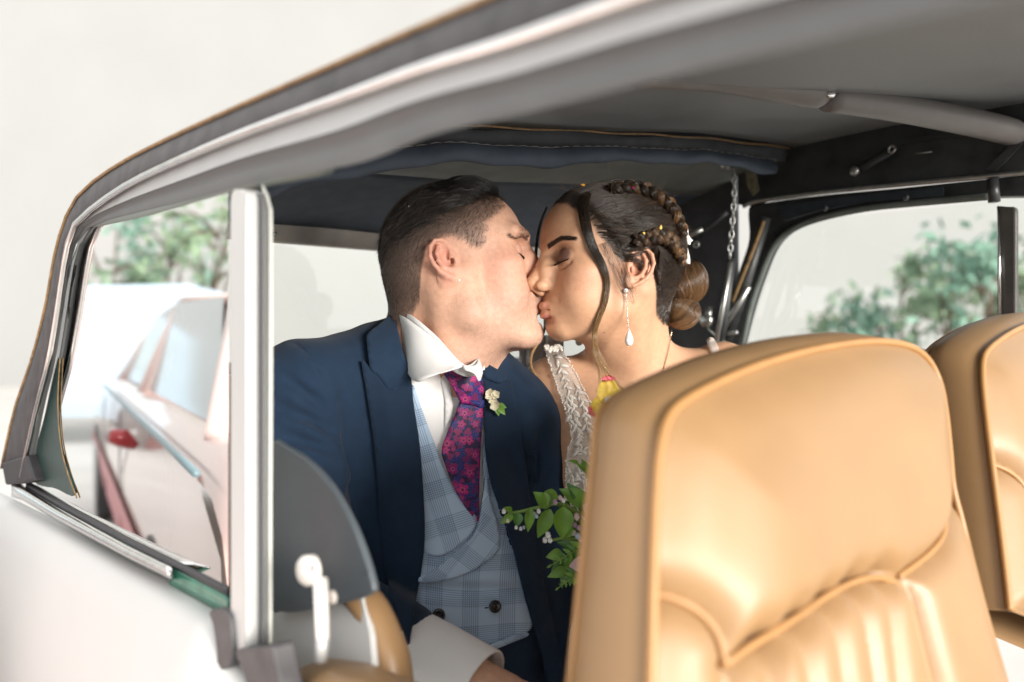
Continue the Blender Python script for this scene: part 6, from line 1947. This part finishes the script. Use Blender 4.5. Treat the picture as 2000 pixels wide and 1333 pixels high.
for i, (px_, Y_, h_, r_, lab) in enumerate(((1650, 15.0, 2.0, 0.7, 'small pale tree at the left of the far side window'), (1715, 13.0, 1.9, 0.7, 'low pale tree second from the left in the far window'),
                                     (1785, 14.0, 2.5, 0.75, 'slim pale tree in the middle of the far window'), (1850, 12.0, 2.5, 0.7, 'pale tree just left of the dense far-window tree'),
                                     (1912, 11.0, 2.6, 0.8, 'dense tree beside the divider bar of the far window'), (2010, 11.5, 2.5, 1.0, 'tree right of the divider bar of the far window'))):
    tree(T_(px_, Y_), h_, r_, 20 + i, leafm[i % 3], lab, 'trees beyond the far window', 210, leaf=0.12)
# added pale building standing in for the blown-out sky behind the car
crm = mat('blown_sky_backdrop', (0.262, 0.266, 0.266), rough=0.9, noise=0.03, scale=0.6)
hs_ = empty('backdrop', (0, 22, 0), 'added pale building filling the view behind the car', 'backdrop')
box('backdrop_wall', np.array([0, 24.0, 6.5]), np.array([60.0, 0, 0]), np.array([0, 2.0, 0]), np.array([0, 0, 6.5]), crm, hs_, 0)
box('roof', np.array([0, 24.0, 13.15]), np.array([60.5, 0, 0]), np.array([0, 2.6, 0]), np.array([0, 0, 0.15]), mat('backdrop_top_edge', (0.3, 0.28, 0.26), rough=0.8), hs_, 0)  # top edge of the added sky stand-in, not a real roof

# what the quarter window mirrors: a red car, a blue van and trees on the photographer's side
def MIR(P):
    P = np.asarray(P, float)
    k = (P @ CV - (DN - 0.012))
    return P - 2 * np.asarray(k)[..., None] * CV
red = mat('overexposed_red_car_paint', (0.70, 0.54, 0.51), rough=0.25, coat=0.8)  # overexposure put into the colour: a red car's upper body painted pale
rw = mat('red_car_glass', (0.35, 0.42, 0.45), rough=0.08, spec=0.8)
A0 = np.array([-2.26, 4.8, 0.0]); fd = np.array([-0.47, 0.883, 0.0]); sd = np.array([0.883, 0.47, 0.0])   # mirrored-space axes: forward, away
def R_(l, w_, h): return MIR(A0 + fd * l + sd * w_ + UP * h)
rc = empty('parked_car', R_(-1.2, 0.85, 0), 'red saloon with overexposure painted into its upper body, mirrored in the near quarter window', 'car')
# body side profile along the length, lofted over the width
prof = [(1.45, 0.32), (1.50, 0.50), (1.42, 0.68), (1.0, 0.80), (0.35, 0.90), (0.0, 0.96), (-1.2, 0.95), (-3.2, 0.96), (-3.7, 0.90), (-3.8, 0.6), (-3.75, 0.30)]
pp = spline([(a, b, 0) for a, b in prof], 50)
secs = []
for w_, k in ((0.05, 0.0), (0.0, 0.05), (-0.02, 0.12), (0.04, 0.2)): pass
rows = []
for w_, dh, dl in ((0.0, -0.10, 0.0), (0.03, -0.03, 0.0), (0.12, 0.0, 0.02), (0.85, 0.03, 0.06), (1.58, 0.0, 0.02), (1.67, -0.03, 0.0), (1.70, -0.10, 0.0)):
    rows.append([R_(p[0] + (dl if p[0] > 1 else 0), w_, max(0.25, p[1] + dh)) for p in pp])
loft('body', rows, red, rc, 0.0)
side = [(1.5, 0.28), (1.5, 0.5), (1.4, 0.62), (0.8, 0.74), (0.0, 0.86), (-1.2, 0.86), (-3.4, 0.87), (-3.8, 0.78), (-3.8, 0.28)]
V2, F2 = cdt(np.array(side), 0.2)
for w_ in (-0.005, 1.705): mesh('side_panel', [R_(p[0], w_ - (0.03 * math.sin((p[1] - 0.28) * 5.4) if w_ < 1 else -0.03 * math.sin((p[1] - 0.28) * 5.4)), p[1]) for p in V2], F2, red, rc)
redlow = mat('red_lower_paint', (0.46, 0.11, 0.13), rough=0.35)  # the car's red, kept below the painted-in overexposure
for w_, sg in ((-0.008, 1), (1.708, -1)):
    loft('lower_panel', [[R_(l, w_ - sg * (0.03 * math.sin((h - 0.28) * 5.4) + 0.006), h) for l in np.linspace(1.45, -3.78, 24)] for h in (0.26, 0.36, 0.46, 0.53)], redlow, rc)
# cabin: roof, pillars and glass
rows = [[R_(l, w_, h) for l, h in ((-0.05, 0.97), (-0.4, 1.15), (-0.75, 1.28), (-1.6, 1.33), (-2.7, 1.29), (-3.1, 1.15), (-3.3, 0.97))] for w_ in (0.18, 0.20, 0.85, 1.5, 1.52)]
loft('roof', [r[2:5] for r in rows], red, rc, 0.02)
for w_ in (0.12, 1.58):
    k_ = 1 if w_ < 1 else -1
    for a, b in (((-0.0, 0.93), (-0.78, 1.28)), ((-1.45, 0.93), (-1.48, 1.32)), ((-3.3, 0.93), (-2.7, 1.28))):
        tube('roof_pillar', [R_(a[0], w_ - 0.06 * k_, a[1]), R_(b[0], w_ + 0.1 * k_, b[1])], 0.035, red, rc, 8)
    for q_ in ([(-0.1, 0.95), (-1.4, 0.95), (-1.44, 1.30), (-0.8, 1.27)], [(-1.5, 0.95), (-3.2, 0.95), (-2.7, 1.28), (-1.5, 1.31)]):
        mesh('side_window', [R_(l, w_ + (h - 0.95) * 0.3 * k_ - 0.05 * k_, h) for l, h in q_], [(0, 1, 2, 3)], rw, rc, smooth=False)
mesh('windscreen', [R_(-0.02, 0.12, 0.96), R_(-0.02, 1.58, 0.96), R_(-0.76, 1.48, 1.28), R_(-0.76, 0.22, 1.28)], [(0, 1, 2, 3)], rw, rc, smooth=False)
tube('belt_strip', [R_(l, -0.03, 0.90) for l in np.linspace(0.0, -3.6, 12)], 0.008, mat('red_car_dark_strip', (0.16, 0.24, 0.27), rough=0.4), rc, 6)
mir = tube('wing_mirror', [R_(-2.2, -0.03, 0.80), R_(-2.21, -0.07, 0.83), R_(-2.22, -0.11, 0.84)], [0.015, 0.032, 0.022], mat('dark_red_mirror', (0.25, 0.015, 0.02), rough=0.25), rc, 10)
tube('door_handle', [R_(-1.22, -0.045, 0.76), R_(-1.32, -0.06, 0.77), R_(-1.4, -0.045, 0.77)], 0.013, chrome, rc, 8)
for l in (-0.15, -1.48): tube('door_gap', [R_(l, -0.036, 0.86), R_(l - 0.02, -0.04, 0.6), R_(l, -0.03, 0.32)], 0.003, rubber, rc, 5)
for l in (0.85, -2.8):
    for w_ in (0.02, 1.68):
        wh_ = tube('wheel', [R_(l, w_ - 0.06, 0.31), R_(l, w_ + 0.06, 0.31)], 0.31, rubber, rc, 24)
        tube('rim', [R_(l, w_ - 0.07 if w_ < 1 else w_ + 0.07, 0.31), R_(l, w_, 0.31)], 0.19, satin, wh_, 18)
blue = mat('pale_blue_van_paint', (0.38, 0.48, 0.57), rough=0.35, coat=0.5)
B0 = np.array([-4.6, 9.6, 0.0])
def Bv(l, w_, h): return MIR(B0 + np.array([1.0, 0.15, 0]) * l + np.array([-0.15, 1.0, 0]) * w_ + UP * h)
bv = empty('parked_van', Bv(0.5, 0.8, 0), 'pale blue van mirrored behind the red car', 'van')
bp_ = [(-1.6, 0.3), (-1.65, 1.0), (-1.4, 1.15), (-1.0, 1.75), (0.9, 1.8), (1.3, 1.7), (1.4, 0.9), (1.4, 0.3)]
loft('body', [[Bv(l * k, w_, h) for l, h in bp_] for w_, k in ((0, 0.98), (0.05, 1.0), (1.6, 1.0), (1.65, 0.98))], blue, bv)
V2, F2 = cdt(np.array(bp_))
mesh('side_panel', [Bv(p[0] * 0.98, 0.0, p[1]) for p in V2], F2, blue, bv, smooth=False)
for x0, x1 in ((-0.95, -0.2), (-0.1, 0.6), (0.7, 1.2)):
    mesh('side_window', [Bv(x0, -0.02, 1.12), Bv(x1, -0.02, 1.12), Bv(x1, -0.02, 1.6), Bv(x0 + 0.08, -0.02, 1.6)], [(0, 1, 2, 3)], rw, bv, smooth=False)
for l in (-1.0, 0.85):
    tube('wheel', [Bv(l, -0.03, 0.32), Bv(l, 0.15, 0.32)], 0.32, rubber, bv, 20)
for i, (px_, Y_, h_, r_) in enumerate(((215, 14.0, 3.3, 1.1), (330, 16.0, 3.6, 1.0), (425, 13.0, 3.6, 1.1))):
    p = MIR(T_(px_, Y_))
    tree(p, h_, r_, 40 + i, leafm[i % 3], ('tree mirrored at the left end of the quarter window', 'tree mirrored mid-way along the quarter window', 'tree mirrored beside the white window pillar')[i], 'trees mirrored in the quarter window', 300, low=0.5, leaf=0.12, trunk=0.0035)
